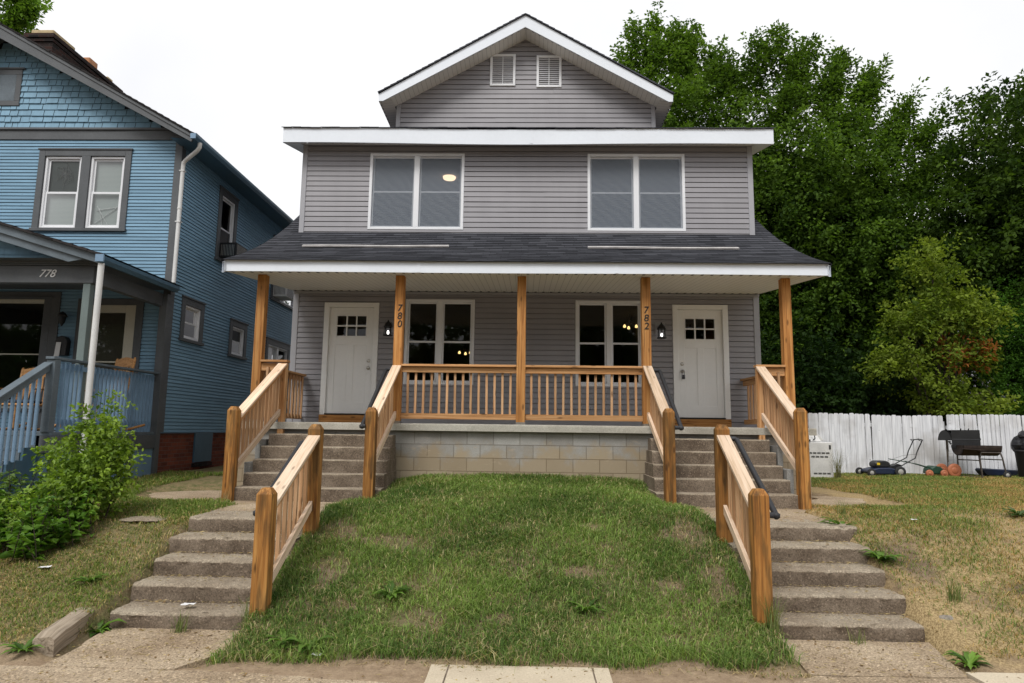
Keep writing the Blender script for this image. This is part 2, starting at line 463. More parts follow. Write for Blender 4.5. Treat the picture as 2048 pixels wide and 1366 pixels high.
M['trim_rail'] = paint('grey_rail_paint', (0.10, 0.125, 0.145), 0.5, 0.2)
M['sage'] = paint('grey_green_paint', (0.13, 0.165, 0.16), 0.55, 0.08)
M['gutter'] = paint('blue_gutter_metal', (0.055, 0.11, 0.16), 0.4, 0.1)
M['white_pipe'] = paint('white_downspout', (0.62, 0.62, 0.61), 0.45, 0.08)
M['cream'] = paint('cream_trim_paint', (0.45, 0.43, 0.35), 0.55, 0.08)
M['flue_cream'] = paint('cream_flue_clay', (0.42, 0.33, 0.19), 0.85, 0.2, 6, 0.3)
M['flue_orange'] = paint('orange_flue_clay', (0.42, 0.20, 0.10), 0.85, 0.15, 6, 0.3)
M['fence'] = None
M['appl'] = paint('dirty_white_enamel', (0.58, 0.57, 0.55), 0.45, 0.12, 4)
M['slot'] = paint('dark_slot', (0.03, 0.03, 0.03), 0.8, 0.1)
M['rust'] = paint('rusty_black_steel', (0.028, 0.018, 0.014), 0.75, 0.5, 9, 0.3)
M['grill'] = paint('black_grill_steel', (0.012, 0.012, 0.013), 0.5, 0.3)
M['leg_steel'] = paint('dull_leg_steel', (0.10, 0.085, 0.075), 0.5, 0.3, 6, 0, 0.4)
M['orange'] = paint('orange_plastic', (0.36, 0.12, 0.055), 0.5, 0.15)
M['green_plastic'] = paint('green_plastic', (0.012, 0.045, 0.025), 0.45, 0.15)
M['navy'] = paint('navy_plastic', (0.010, 0.016, 0.040), 0.4, 0.1)
M['yellow'] = paint('yellow_sticker', (0.6, 0.42, 0.02), 0.5, 0.05)
M['rubber'] = paint('black_rubber', (0.018, 0.018, 0.018), 0.8, 0.2)
M['wheel_grey'] = paint('grey_wheel', (0.30, 0.29, 0.27), 0.6, 0.1)
M['bag'] = paint('black_bag_plastic', (0.018, 0.018, 0.021), 0.3, 0.3)
M['chair_wood'] = wood('honey_oak', (0.22, 0.10, 0.03), (0.40, 0.20, 0.07), (0.48, 0.27, 0.11), 0.45, None, False)
M['cushion'] = paint('dark_cushion', (0.03, 0.035, 0.05), 0.9, 0.3)
M['paper'] = paint('white_paper', (0.66, 0.66, 0.66), 0.7, 0.04)
M['bark'] = wood('bark', (0.025, 0.02, 0.016), (0.06, 0.048, 0.038), (0.10, 0.082, 0.065), 0.95, None, False)
M['leaf'] = foliage('tree_leaf', 0.65, 0.42, 0.10)
M['bush_leaf'] = foliage('bush_leaf', 0.45, 0.35)
M['grass'] = foliage('grass_blade', 0.6, 0.3)
M['tan_wall'] = paint('tan_siding', (0.28, 0.24, 0.20), 0.7, 0.06)
M['grey_roof'] = paint('grey_roof', (0.16, 0.16, 0.17), 0.9, 0.2, 8)
M['asphalt'] = concrete('asphalt', (0.055, 0.055, 0.055), (0.04, 0.04, 0.04), 0.5, 0.5, 0.4)

def mk_screen():
    t = NT('insect_screen'); tr = t.n('BsdfTransparent')
    v = t.coord(); wv = t.n('TexWave'); t.l(t.mapv(v, (1.6, 0.3, 2.8), rot=(0, 0.6, 0)), wv.inputs['Vector'])
    wv.inputs['Scale'].default_value = 1.1; wv.inputs['Distortion'].default_value = 6; wv.inputs['Detail'].default_value = 3
    t.set(Base_Color=t.ramp(wv.outputs['Fac'], (0.1, (0.175, 0.203, 0.245)), (0.9, (0.205, 0.235, 0.275))), Roughness=0.5)  # wavy streaks put a soft wrinkled reflection into the screen colour
    m = t.n('MixShader'); m.inputs[0].default_value = 0.55
    t.l(tr.outputs[0], m.inputs[1]); t.l(t.b.outputs[0], m.inputs[2]); t.l(m.outputs[0], t.out.inputs[0])
    return t.m
M['screen'] = mk_screen()

def mk_soffit():
    """vinyl soffit: grooves across every 0.1 m along grain.x, vent holes in rows"""
    t = NT('soffit_vinyl'); s = t.n('SeparateXYZ'); t.l(t.coord('grain'), s.inputs[0])
    gx = t.math('PINGPONG', s.outputs[0], 0.05)
    gr = t.ramp(gx, (0.0, 1.0), (0.006, 0.0))
    gr.node.color_ramp.interpolation = 'LINEAR'
    g2 = t.math('LESS_THAN', gx, 0.004)
    col = t.mix(t.math('MULTIPLY', g2, 0.6), (0.74, 0.72, 0.68), (0.25, 0.24, 0.22))
    hx = t.math('LESS_THAN', t.math('PINGPONG', s.outputs[0], 0.075), 0.022)
    hy = t.math('LESS_THAN', t.math('PINGPONG', t.math('ADD', s.outputs[1], -0.07), 1.2), 0.06)
    col = t.mix(t.math('MULTIPLY', hx, hy), col, (0.02, 0.02, 0.02))
    t.set(Base_Color=col, Roughness=0.5)
    return t.m
M['soffit'] = mk_soffit()

def mk_fence():
    t = NT('white_fence_paint'); v = t.coord('grain')
    a = t.noise(t.mapv(v, (1.0, 14, 14)), 1.5, 5); b = t.noise(v, 7, 5, 0.7); c = t.noise(t.coord(), 1.1, 4)
    col = t.ramp(a, (0.38, (0.54, 0.55, 0.575)), (0.62, (0.72, 0.73, 0.755)))
    col = t.mix(t.ramp(b, (0.66, 0.0), (0.72, 0.8)), col, (0.13, 0.115, 0.10))
    col = t.mix(t.ramp(c, (0.50, 0.0), (0.68, 0.7)), col, (0.34, 0.325, 0.31))
    t.set(Base_Color=col, Roughness=0.7); t.bump(a, 0.3, 0.004)
    return t.m
M['fence'] = mk_fence()

def mk_blind(name, c0, c1, pitch):
    t = NT(name); s = t.n('SeparateXYZ'); t.l(t.coord(), s.inputs[0])
    f = t.math('PINGPONG', s.outputs[2], pitch)
    t.set(Base_Color=t.ramp(f, (0.0, c1), (pitch * 0.35, c0)), Roughness=0.6)
    return t.m
M['blind'] = mk_blind('window_blind', (0.42, 0.45, 0.44), (0.22, 0.25, 0.25), 0.0125)
M['blind_dark'] = mk_blind('mesh_blind', (0.11, 0.12, 0.12), (0.06, 0.065, 0.065), 0.010)

def mk_ground():
    """bare earth, straw thatch and green turf, by place"""
    t = NT('yard_soil'); v = t.coord(); s = t.n('SeparateXYZ'); t.l(v, s.inputs[0])
    n1 = t.noise(v, 1.3, 5, 0.6); n2 = t.noise(v, 9, 5, 0.7); n3 = t.noise(v, 55, 4, 0.75)
    earth = t.mix(t.ramp(n2, (0.35, 0.0), (0.65, 1.0)), (0.135, 0.095, 0.062), (0.25, 0.185, 0.125))
    straw = t.mix(t.ramp(n3, (0.40, 0.0), (0.60, 1.0)), (0.21, 0.15, 0.075), (0.46, 0.345, 0.18))
    green = t.mix(t.ramp(n3, (0.35, 0.0), (0.65, 1.0)), (0.07, 0.075, 0.028), (0.17, 0.165, 0.07))
    xr = t.ramp(t.math('MULTIPLY', t.math('ADD', s.outputs[0], t.math('MULTIPLY', n1, 1.0)), 0.1), (0.27, 0.0), (0.40, 1.0))
    base = t.mix(t.ramp(n1, (0.42, 0.0), (0.58, 1.0)), earth, green)
    base = t.mix(xr, base, t.mix(t.ramp(n1, (0.35, 0.0), (0.5, 1.0)), earth, straw))
    xl = t.ramp(t.math('MULTIPLY', t.math('ADD', s.outputs[0], 8.0), 0.1), (0.40, 1.0), (0.46, 0.0))
    base = t.mix(xl, base, t.mix(t.ramp(n2, (0.38, 0.0), (0.6, 1.0)), t.mix(0.5, earth, straw), green))
    yf = t.ramp(t.math('MULTIPLY', s.outputs[1], 0.1), (0.535, 1.0), (0.56, 0.0))
    dirt = t.mix(t.ramp(n2, (0.3, 0.0), (0.7, 1.0)), (0.24, 0.17, 0.11), (0.40, 0.30, 0.20))
    dirt = t.mix(0.6, dirt, t.ramp(n3, (0.3, 0.6), (0.7, 1.2)), 'MULTIPLY')
    base = t.mix(yf, base, dirt)
    t.set(Base_Color=base, Roughness=0.97); t.bump(t.math('ADD', n3, n2), 0.8, 0.02)
    t.b.inputs['Specular IOR Level'].default_value = 0.1
    return t.m
M['soil'] = mk_ground()
# ------------------------------------------------------------ wall-plane builders
def front(Y):
    return lambda u, d, z: (u, Y - d, z)
def side(X):
    return lambda u, d, z: (X + d, u, z)
def sideL(X):
    return lambda u, d, z: (X - d, u, z)
def mbox(mb, P, u0, u1, d0, d1, z0, z1, mi=0):
    c = Vector(P((u0 + u1) / 2, (d0 + d1) / 2, (z0 + z1) / 2))
    ax = [(Vector(P(1, 0, 0)) - Vector(P(0, 0, 0))).normalized(), (Vector(P(0, 1, 0)) - Vector(P(0, 0, 0))).normalized(), Vector((0, 0, 1))]
    mb.obox(c, ax, (abs(u1 - u0) / 2, abs(d1 - d0) / 2, abs(z1 - z0) / 2), mi)

def siding(mb, P, lim, z0, z1, ex, lip, holes=(), thick=0.1, mi=0, wob=0.0, groove=.13, seams=False):
    """lapped boards; lim(z) -> (u0, u1); holes are (u0, u1, z0, z1)"""
    z = z0
    while z < z1 - 1e-4:
        zt = min(z + ex, z1)
        off = (random.uniform(0, 50), random.uniform(0, 50)); seam = random.uniform(.25, .75)
        cuts = sorted({z, zt} | ({z + ex * (1 - groove)} if z + ex * (1 - groove) < zt else set()) | {h for q in holes for h in q[2:4] if z < h < zt})
        l_ = lip + (random.uniform(-wob, wob) if wob else 0)
        for ca, cb in zip(cuts[:-1], cuts[1:]):
            zm = (ca + cb) / 2
            a0, a1 = lim(ca); b0, b1 = lim(cb)
            segs = [(0.0, 1.0)]
            W = a1 - a0
            if W <= 0.01: continue
            for (h0, h1, hz0, hz1) in holes:
                if hz0 < zm < hz1:
                    n = []
                    for s0, s1 in segs:
                        t0, t1 = (h0 - a0) / W, (h1 - a0) / W
                        if t1 <= s0 or t0 >= s1: n.append((s0, s1)); continue
                        if t0 > s0: n.append((s0, t0))
                        if t1 < s1: n.append((t1, s1))
                    segs = n
            gv = z + ex * (1 - groove)
            dep = lambda q: l_ * (1 - .75 * (q - z) / ex) if q < gv + 1e-6 and cb <= gv + 1e-6 else -.011
            da, db = dep(ca), dep(cb)
            if seams: segs = [q for s0, s1 in segs for q in (((s0, seam), (seam, s1)) if s0 < seam < s1 else ((s0, s1),))]
            for s0, s1 in segs:
                da, db = dep(ca), dep(cb)
                if seams and s0 >= seam and da > 0: da += .004; db += .004
                bl, br_ = a0 + W * s0, a0 + W * s1
                tl, tr = b0 + (b1 - b0) * s0, b0 + (b1 - b0) * s1
                vs = [P(bl, da, ca), P(br_, da, ca), P(tr, db, cb), P(tl, db, cb)]
                gs = [(bl + off[0], ca + off[1], 0), (br_ + off[0], ca + off[1], 0), (tr + off[0], cb + off[1], 0), (tl + off[0], cb + off[1], 0)]
                mb.add(vs, [(0, 1, 2, 3)], gs, mi)
                if ca == z:
                    vs = [P(bl, da, ca), P(br_, da, ca), P(br_, -0.012, ca), P(bl, -0.012, ca)]
                    mb.add(vs, [(0, 1, 2, 3)], gs, mi)
        z = zt

def holes_frame(mb, P, h, depth, mi=0):
    """reveal of an opening: four thin faces going into the wall"""
    u0, u1, z0, z1 = h
    for a, b in (((u0, z0), (u1, z0)), ((u1, z0), (u1, z1)), ((u1, z1), (u0, z1)), ((u0, z1), (u0, z0))):
        mb.add([P(a[0], 0.0, a[1]), P(b[0], 0.0, b[1]), P(b[0], -depth, b[1]), P(a[0], -depth, a[1])], [(0, 1, 2, 3)], None, mi)

def room(name, P, h, depth, mat, parent, grow=0.5, zlo=None, zhi=None):
    u0, u1, z0, z1 = h[0] - grow, h[1] + grow, (zlo if zlo is not None else h[2] - 0.7), (zhi if zhi is not None else h[3] + 0.12)
    mb = MB(); d0 = -0.16
    c = [P(u, d, z) for d in (d0, -depth) for u, z in ((u0, z0), (u1, z0), (u1, z1), (u0, z1))]
    mb.add(c, [(4, 5, 6, 7), (0, 1, 5, 4), (1, 2, 6, 5), (2, 3, 7, 6), (3, 0, 4, 7)])
    # inner face of the outside wall round the opening
    for a, b, q0, q1 in ((u0, h[0], z0, z1), (h[1], u1, z0, z1), (h[0], h[1], z0, h[2]), (h[0], h[1], h[3], z1)):
        mb.add([P(a, d0, q0), P(b, d0, q0), P(b, d0, q1), P(a, d0, q1)], [(0, 1, 2, 3)])
    return mb.build(name, mat, parent)

def window(P, u0, u1, z0, z1, parent, frame_m, units=2, casing=0.05, mull=0.09, sash=0.035, screen=None, glass_m=None, blind=None,
           meet=0.5, d=0.02, label=None, sill=None, sash_m=None, blind_gap=0.05):
    mb = MB()
    c = casing
    mbox(mb, P, u0, u0 + c, -0.06, d, z0, z1); mbox(mb, P, u1 - c, u1, -0.06, d, z0, z1)
    mbox(mb, P, u0 + c, u1 - c, -0.06, d, z1 - c, z1); mbox(mb, P, u0 + c, u1 - c, -0.06, d, z0, z0 + c)
    W = (u1 - u0 - 2 * c - mull * (units - 1)) / units
    cells = []
    for i in range(units):
        a = u0 + c + i * (W + mull)
        cells.append((a, a + W))
        if i: mbox(mb, P, a - mull, a, -0.06, d - 0.003, z0 + c, z1 - c)
    wobj = mb.build('window', frame_m, parent, bevel=0.006)
    if label: wobj['label'] = label
    sm = MB(); gm = MB(); scm = MB(); bm_ = MB()
    za, zb = z0 + c, z1 - c; zm = za + (zb - za) * meet
    for a, b in cells:
        for (q0, q1, dd) in ((za, zm + 0.012, -0.022), (zm - 0.012, zb, -0.040)):
            s_ = sash
            mbox(sm, P, a, a + s_, dd - 0.016, dd, q0, q1); mbox(sm, P, b - s_, b, dd - 0.016, dd, q0, q1)
            mbox(sm, P, a + s_, b - s_, dd - 0.016, dd - 0.002, q0, q0 + s_); mbox(sm, P, a + s_, b - s_, dd - 0.016, dd - 0.002, q1 - s_, q1)
            e = dd - 0.010; k = rng.normal(0, 0.0012, 3)
            gm.add([P(a + s_ - .004, e + k[0], q0 + s_ - .004), P(b - s_ + .004, e + k[1], q0 + s_ - .004), P(b - s_ + .004, e + k[2], q1 - s_ + .004), P(a + s_ - .004, e + k[0] - k[1] + k[2], q1 - s_ + .004)], [(0, 1, 2, 3)])
        if screen:
            scm.add([P(a, -0.012, za), P(b, -0.012, za), P(b, -0.012, zb - 0.04), P(a, -0.012, zb - 0.04)], [(0, 1, 2, 3)])
        if blind:
            bm_.add([P(a, -blind_gap - 0.04, za), P(b, -blind_gap - 0.04, za), P(b, -blind_gap - 0.04, zb), P(a, -blind_gap - 0.04, zb)], [(0, 1, 2, 3)])
    sm.build('sash', sash_m or frame_m, wobj)
    gm.build('pane', glass_m or M['glass'], wobj)
    if screen: scm.build('insect_screen', screen, wobj)
    if blind: bm_.build('blind', blind, wobj)
    return wobj

# ------------------------------------------------------------ the grey duplex
YW, YD, YG = 12.6, 12.3, 12.6        # lower wall, dormer wall, gable wall
house = thing('duplex_house', 'grey vinyl two storey duplex with white trim, charcoal roof and long wooden front porch', 'house', (-0.06, 12.6, 1.88))
F = front(YW)
D1 = (-3.93, -2.87, 1.95, 4.21); D2 = (2.77, 3.82, 1.95, 4.22)
W1 = (-2.355, -1.02, 2.64, 4.29); W2 = (0.92, 2.20, 2.64, 4.29)
mb = MB()
siding(mb, F, lambda z: (-4.44, 4.31), 1.90, 4.50, 0.1016, 0.013, [D1, D2, W1, W2], seams=True)
for h in (W1, W2, D1, D2): holes_frame(mb, F, h, 0.16)
mb.build('lower_wall', M['vinyl'], house)
mb = MB()
G = front(YD)
U1 = (-3.09, -1.25, 5.585, 7.12); U2 = (1.13, 2.995, 5.58, 7.12)
siding(mb, G, lambda z: (-4.32, 4.19), 5.44, 7.33, 0.1016, 0.013, [U1, U2], seams=True)
for h in (U1, U2): holes_frame(mb, G, h, 0.16)
mb.build('dormer_wall', M['vinyl'], house)
mb = MB()
GA = front(YG)
gz = lambda z: (min(-.1, max(-2.60, -2.90 + (z - 8.165) * 1.805)), max(-.09, min(2.43, 2.725 - (z - 8.155) * 1.805)))
siding(mb, GA, gz, 7.50, 9.72, 0.1016, 0.013, seams=True)
mb.build('gable_wall', M['vinyl'], house)
# hidden sides and back, closed so light cannot leak
mb = MB()
for X in (-4.53, 4.40):
    mb.add([(X, 12.62, 0.6), (X, 23.0, 0.6), (X, 23.0, 4.5), (X, 17.5, 8.4), (X, 14.2, 6.6), (X, 12.62, 5.4)], [(0, 1, 2, 3, 4, 5)])
mb.add([(-4.53, 23.0, 0.6), (4.40, 23.0, 0.6), (4.40, 23.0, 4.5), (-4.53, 23.0, 4.5)], [(0, 1, 2, 3)])
for X in (-4.40, 4.27):
    mb.add([(X, 12.33, 5.3), (X, 15.5, 7.2), (X, 15.5, 8.0), (X, 12.33, 7.28)], [(0, 1, 2, 3)])
for X in (-2.66, 2.49):
    mb.add([(X, 12.63, 7.4), (X, 17.5, 7.4), (X, 17.5, 8.3), (X, 12.63, 8.3)], [(0, 1, 2, 3)])
mb.build('side_wall', M['vinyl'], house)
# corner boards
for x0, x1, y, z0, z1 in ((-4.55, -4.44, YW, 1.89, 4.46), (4.31, 4.42, YW, 1.89, 4.46), (-4.415, -4.32, YD, 5.44, 7.32), (4.19, 4.29, YD, 5.44, 7.32), (-2.68, -2.60, YG, 7.50, 8.31), (2.43, 2.51, YG, 7.50, 8.31)):
    mb = MB(); mb.box(x0, x1, y - 0.024, y + 0.05, z0, z1); mb.build('corner_board', M['vinyl_trim'], house, bevel=0.004)
# flashing strip where dormer meets porch roof
mb = MB(); mb.box(-4.42, 4.31, YD - 0.035, YD - 0.026, 5.425, 5.452); mb.build('flashing', M['white'], house)

# porch roof: sweeping profile with real shingle courses
prof = [(9.98, 4.375), (10.3, 4.50), (10.7, 4.665), (11.2, 4.90), (11.6, 5.11), (12.05, 5.365), (12.67, 5.755), (13.4, 6.27), (14.2, 6.88), (15.4, 7.85), (16.6, 8.85), (17.6, 9.65)]
pl = [0.0]
for a, b in zip(prof[:-1], prof[1:]): pl.append(pl[-1] + math.dist(a, b))
def roof_at(s):
    for i in range(len(pl) - 1):
        if s <= pl[i + 1] or i == len(pl) - 2:
            t = (s - pl[i]) / (pl[i + 1] - pl[i]); a, b = prof[i], prof[i + 1]
            return (a[0] + (b[0] - a[0]) * t, a[1] + (b[1] - a[1]) * t)
mb = MB(); s = 0.0; XL, XR = -4.775, 4.63
while s < pl[-1] - 0.14:
    a, b = roof_at(s), roof_at(s + 0.14)
    n = Vector((0, -(b[1] - a[1]), b[0] - a[0])).normalized() * 0.009
    nx = 40
    xs = [XL + (XR - XL) * i / nx for i in range(nx + 1)]
    jit = [random.uniform(-0.004, 0.004) for _ in xs]
    for i in range(nx):
        A = Vector((xs[i], a[0], a[1])) + n; B = Vector((xs[i + 1], a[0], a[1])) + n
        A.z += jit[i] * .5; B.z += jit[i + 1] * .5
        C_ = Vector((xs[i + 1], b[0], b[1])); D_ = Vector((xs[i], b[0], b[1]))
        gs = [(xs[i], s, 0), (xs[i + 1], s, 0), (xs[i + 1], s + .1399, 0), (xs[i], s + .1399, 0)]
        mb.add([A, B, C_, D_], [(0, 1, 2, 3)], gs)
        mb.add([A, B, B - n * 1.3, A - n * 1.3], [(0, 1, 2, 3)], [gs[0], gs[1], gs[1], gs[0]])
    s += 0.14
# rake edges of the sheet and the rear slope
for X in (XL, XR):
    for i in range(len(prof) - 1):
        (y0, z0), (y1, z1) = prof[i], prof[i + 1]
        mb.add([(X, y0, z0 + .008), (X, y1, z1 + .008), (X, y1, z1 - 0.03), (X, y0, z0 - 0.03)], [(0, 1, 2, 3)])
mb.add([(XL, 17.6, 9.65), (XR, 17.6, 9.65), (XR, 24.0, 4.4), (XL, 24.0, 4.4)], [(0, 1, 2, 3)], [(XL, 0, 0), (XR, 0, 0), (XR, 8, 0), (XL, 8, 0)])
proof = mb.build('main_roof', M['shingle'], house)
# rake boards and underside
for X0, X1 in ((-4.755, -4.725), (4.58, 4.61)):
    mb = MB()
    for i in range(len(prof) - 1):
        (y0, z0), (y1, z1) = prof[i], prof[i + 1]
        mb.add([(X0, y0, z0 - .031), (X1, y0, z0 - .031), (X1, y1, z1 - .031), (X0, y1, z1 - .031), (X0, y0, z0 - .2), (X1, y0, z0 - .2), (X1, y1, z1 - .2), (X0, y1, z1 - .2)],
               [(0, 1, 2, 3), (4, 7, 6, 5), (0, 3, 7, 4), (1, 5, 6, 2)])
    mb.build('rake_board', M['white'], house)
# porch fascia, very slightly wavy like bent metal
def fascia(x0, x1, y, zt, zb, amp, sag=0.0, n=36):
    mb = MB(); top = []; bot = []
    for i in range(n + 1):
        t = i / n; x = x0 + (x1 - x0) * t
        dz = amp * math.sin(t * 9.0 + 1.0) - sag * math.sin(math.pi * t) ** 3
        dy = amp * 0.5 * math.sin(t * 23.0)
        top.append((x, y + dy, zt + dz)); bot.append((x, y - dy * .4, zb + dz * 1.2))
    for i in range(n):
        mb.add([bot[i], bot[i + 1], top[i + 1], top[i]], [(0, 1, 2, 3)], None, 0, True)
        mb.add([bot[i], bot[i + 1], Vector(bot[i + 1]) + Vector((0, .03, 0)), Vector(bot[i]) + Vector((0, .03, 0))], [(0, 1, 2, 3)])
    for e in (0, n):
        mb.add([bot[e], top[e], Vector(top[e]) + Vector((0, .03, -.01)), Vector(bot[e]) + Vector((0, .03, 0))], [(0, 1, 2, 3)])
    return mb
mb = fascia(-4.755, 4.61, 10.03, 4.383, 4.205, 0.003); mb.build('porch_fascia', M['white'], house)
for x_, y_, za, zb in ((-1.72, 10.03, 4.212, 4.376), (1.34, 10.03, 4.212, 4.376), (.02, 11.95, 7.178, 7.452)):
    mb = MB(); mb.box(x_, x_ + .05, y_ - .0045, y_ + .012, za, zb); mb.build('fascia_joint', M['white'], house)
mb = MB()
gq = lambda x, y: (x, y, 0)
xs = np.linspace(-4.73, 4.58, 2)
mb.add([(-4.73, 10.06, 4.21), (4.58, 10.06, 4.21), (4.42, 12.6, 4.44), (-4.55, 12.6, 4.44)], [(0, 1, 2, 3)], [gq(-4.73, 0), gq(4.58, 0), gq(4.42, 2.55), gq(-4.55, 2.55)])
mb.build('porch_soffit', M['soffit'], house)
mb = MB(); mb.box(-4.55, 4.42, 12.555, 12.585, 4.385, 4.425)
mb.build('soffit_trim', M['vinyl_trim'], house)
# dormer eave
mb = fascia(-4.70, 4.585, 11.95, 7.475, 7.185, 0.006, 0.02); mb.build('dormer_fascia', M['white'], house)
mb = MB()
mb.add([(-4.70, 11.98, 7.185), (4.585, 11.98, 7.185), (4.585, 12.3, 7.29), (-4.70, 12.3, 7.29)], [(0, 1, 2, 3)], [gq(-4.7, .1), gq(4.58, .1), gq(4.58, .42), gq(-4.7, .42)])
mb.build('dormer_soffit', M['soffit'], house)
for X, s_ in ((-4.70, 1), (4.585, -1)):
    mb = MB()
    mb.add([(X, 11.98, 7.19), (X, 11.98, 7.47), (X, 15.6, 8.3), (X, 15.6, 8.05)], [(0, 1, 2, 3)])
    mb.add([(X, 11.98, 7.19), (X, 15.6, 8.05), (X + s_ * .31, 15.6, 8.05), (X + s_ * .31, 11.98, 7.19)], [(0, 1, 2, 3)])
    mb.build('dormer_rake', M['white'], house)
mb = MB()
n = 50
for i in range(n):
    xa, xb = -4.73 + 9.345 * i / n, -4.73 + 9.345 * (i + 1) / n
    j = 0.004 * math.sin(i * 1.7)
    mb.add([(xa, 11.92, 7.487 + j), (xb, 11.92, 7.487 + j), (xb, 15.9, 8.42), (xa, 15.9, 8.42)], [(0, 1, 2, 3)], [(xa, 0, 0), (xb, 0, 0), (xb, 4.05, 0), (xa, 4.05, 0)])
    mb.add([(xa, 11.92, 7.472 + j), (xb, 11.92, 7.472 + j), (xb, 11.92, 7.488 + j), (xa, 11.92, 7.488 + j)], [(0, 1, 2, 3)])
mb.build('dormer_roof', M['shingle'], house)
# gable roof
ap = (-0.095, 9.955); eL = (-2.96, 8.30); eR = (2.785, 8.29)
YR0, YR1 = 12.12, 17.6
mb = MB()
for (ex_, ez_), sg in ((eL, 1), (eR, -1)):
    L = math.dist((ex_, ez_), ap); N = int(L / 0.14)
    ux, uz = (ap[0] - ex_) / L, (ap[1] - ez_) / L
    nx_, nz_ = (-uz, ux) if sg > 0 else (uz, -ux)
    for k in range(N + 1):
        s0 = k * .14; s1 = min((k + 1) * .14, L)
        off = 0.012
        a = (ex_ + ux * s0 + nx_ * off, ez_ + uz * s0 + abs(nz_) * off); b = (ex_ + ux * s1, ez_ + uz * s1)
        mb.add([(a[0], YR0, a[1]), (a[0], YR1, a[1]), (b[0], YR1, b[1]), (b[0], YR0, b[1])], [(0, 1, 2, 3)], [(0, s0, 0), (5.5, s0, 0), (5.5, s1, 0), (0, s1, 0)])
        c0 = (a[0] - nx_ * .034, a[1] - abs(nz_) * .034); c1 = (b[0] - nx_ * .022, b[1] - abs(nz_) * .022)
        mb.add([(a[0], YR0, a[1]), (b[0], YR0, b[1]), (c1[0], YR0, c1[1]), (c0[0], YR0, c0[1])], [(0, 1, 2, 3)])
        mb.add([(a[0], YR0, a[1]), (a[0], YR1, a[1]), (c0[0], YR1, c0[1]), (c0[0], YR0, c0[1])], [(0, 1, 2, 3)])
mb.build('gable_roof', M['shingle'], house)
mb = MB()
def q3(pts, y0, y1):
    mb.prism(pts, lambda u, v, d: (u, d, v), y0, y1)
fd = 0.20   # plumb depth of the white rake fascia
for (ex_, ez_) in (eL, eR):
    s_ = 1 if ex_ < 0 else -1
    q3([(ex_ + .012 * s_, ez_ - .03), (ap[0], ap[1] - .025), (ap[0], ap[1] - .025 - fd - .05), (ex_ + .10 * s_, ez_ - .17), (ex_ + .02 * s_, ez_ - .17)], 12.15, 12.18)
mb.build('gable_fascia', M['white'], house)
mb = MB()
for (ex_, ez_), wx in ((eL, -2.68), (eR, 2.51)):
    s_ = 1 if ex_ < 0 else -1
    L = math.dist((ex_, ez_), ap)
    a = (ex_ + .06 * s_, ez_ - .17); b = (ap[0], ap[1] - .27)
    mb.add([(a[0], 12.18, a[1]), (b[0], 12.18, b[1]), (b[0], 12.6, b[1]), (a[0], 12.6, a[1])], [(0, 1, 2, 3)], [(0, .1, 0), (L, .1, 0), (L, .52, 0), (0, .52, 0)])
    # eave side: boxed soffit running back
    mb.add([(ex_ + .02 * s_, 12.18, ez_ - .17), (ex_ + .02 * s_, 17.5, ez_ - .17), (wx, 17.5, ez_ - .14), (wx, 12.18, ez_ - .14)], [(0, 1, 2, 3)], [(0, .1, 0), (5.3, .1, 0), (5.3, .42, 0), (0, .42, 0)])
mb.build('gable_soffit', M['soffit'], house)
for (ex_, ez_) in (eL, eR):
    mb = MB(); s_ = 1 if ex_ < 0 else -1
    mb.add([(ex_ + .015 * s_, 12.185, ez_ - .03), (ex_ + .015 * s_, 17.5, ez_ - .03), (ex_ + .015 * s_, 17.5, ez_ - .17), (ex_ + .015 * s_, 12.185, ez_ - .17)], [(0, 1, 2, 3)])
    mb.build('eave_fascia', M['white'], house)
# gable vents
for (x0, x1, z0, z1) in ((-0.805, -0.29, 8.675, 9.36), (0.135, 0.64, 8.645, 9.33)):
    mb = MB()
    mbox(mb, GA, x0, x0 + .05, 0.0, .035, z0, z1); mbox(mb, GA, x1 - .05, x1, 0.0, .035, z0, z1)
    mbox(mb, GA, x0 + .05, x1 - .05, 0.0, .035, z1 - .05, z1); mbox(mb, GA, x0 + .05, x1 - .05, 0.0, .035, z0, z0 + .05)
    mbox(mb, GA, (x0 + x1) / 2 - .008, (x0 + x1) / 2 + .008, .0, .031, z0 + .05, z1 - .05)
    v = mb.build('gable_vent', M['window_white'], house, bevel=.005)
    mb = MB(); ns = 13
    for i in range(ns):
        zc = z0 + .06 + (z1 - z0 - .12) * (i + .5) / ns
        mb.obox(GA((x0 + x1) / 2, .016, zc), ((1, 0, 0), Vector((0, -.75, -.66)).normalized(), Vector((0, -.66, .75)).normalized()), ((x1 - x0) / 2 - .05, .017, .003))
    mb.build('louvre', M['window_white'], v)
    mb = MB(); mbox(mb, GA, x0 + .045, x1 - .045, .0005, .004, z0 + .045, z1 - .045); mb.build('vent_back', M['slot'], v)

# windows
for h in (U1, U2):
    window(G, h[0], h[1], h[2], h[3], house, M['window_white'], 2, .055, .105, .03, M['screen'], meet=.5)
    room('interior', G, h, 3.2, M['room'], house, .45, 5.3, 7.22)
for h in (W1, W2):
    window(F, h[0], h[1], h[2], h[3], house, M['window_white'], 2, .05, .10, .032, None, meet=.5)
    room('interior', F, h, 4.6, M['dark_room'], house, .25, 1.95, 4.42)

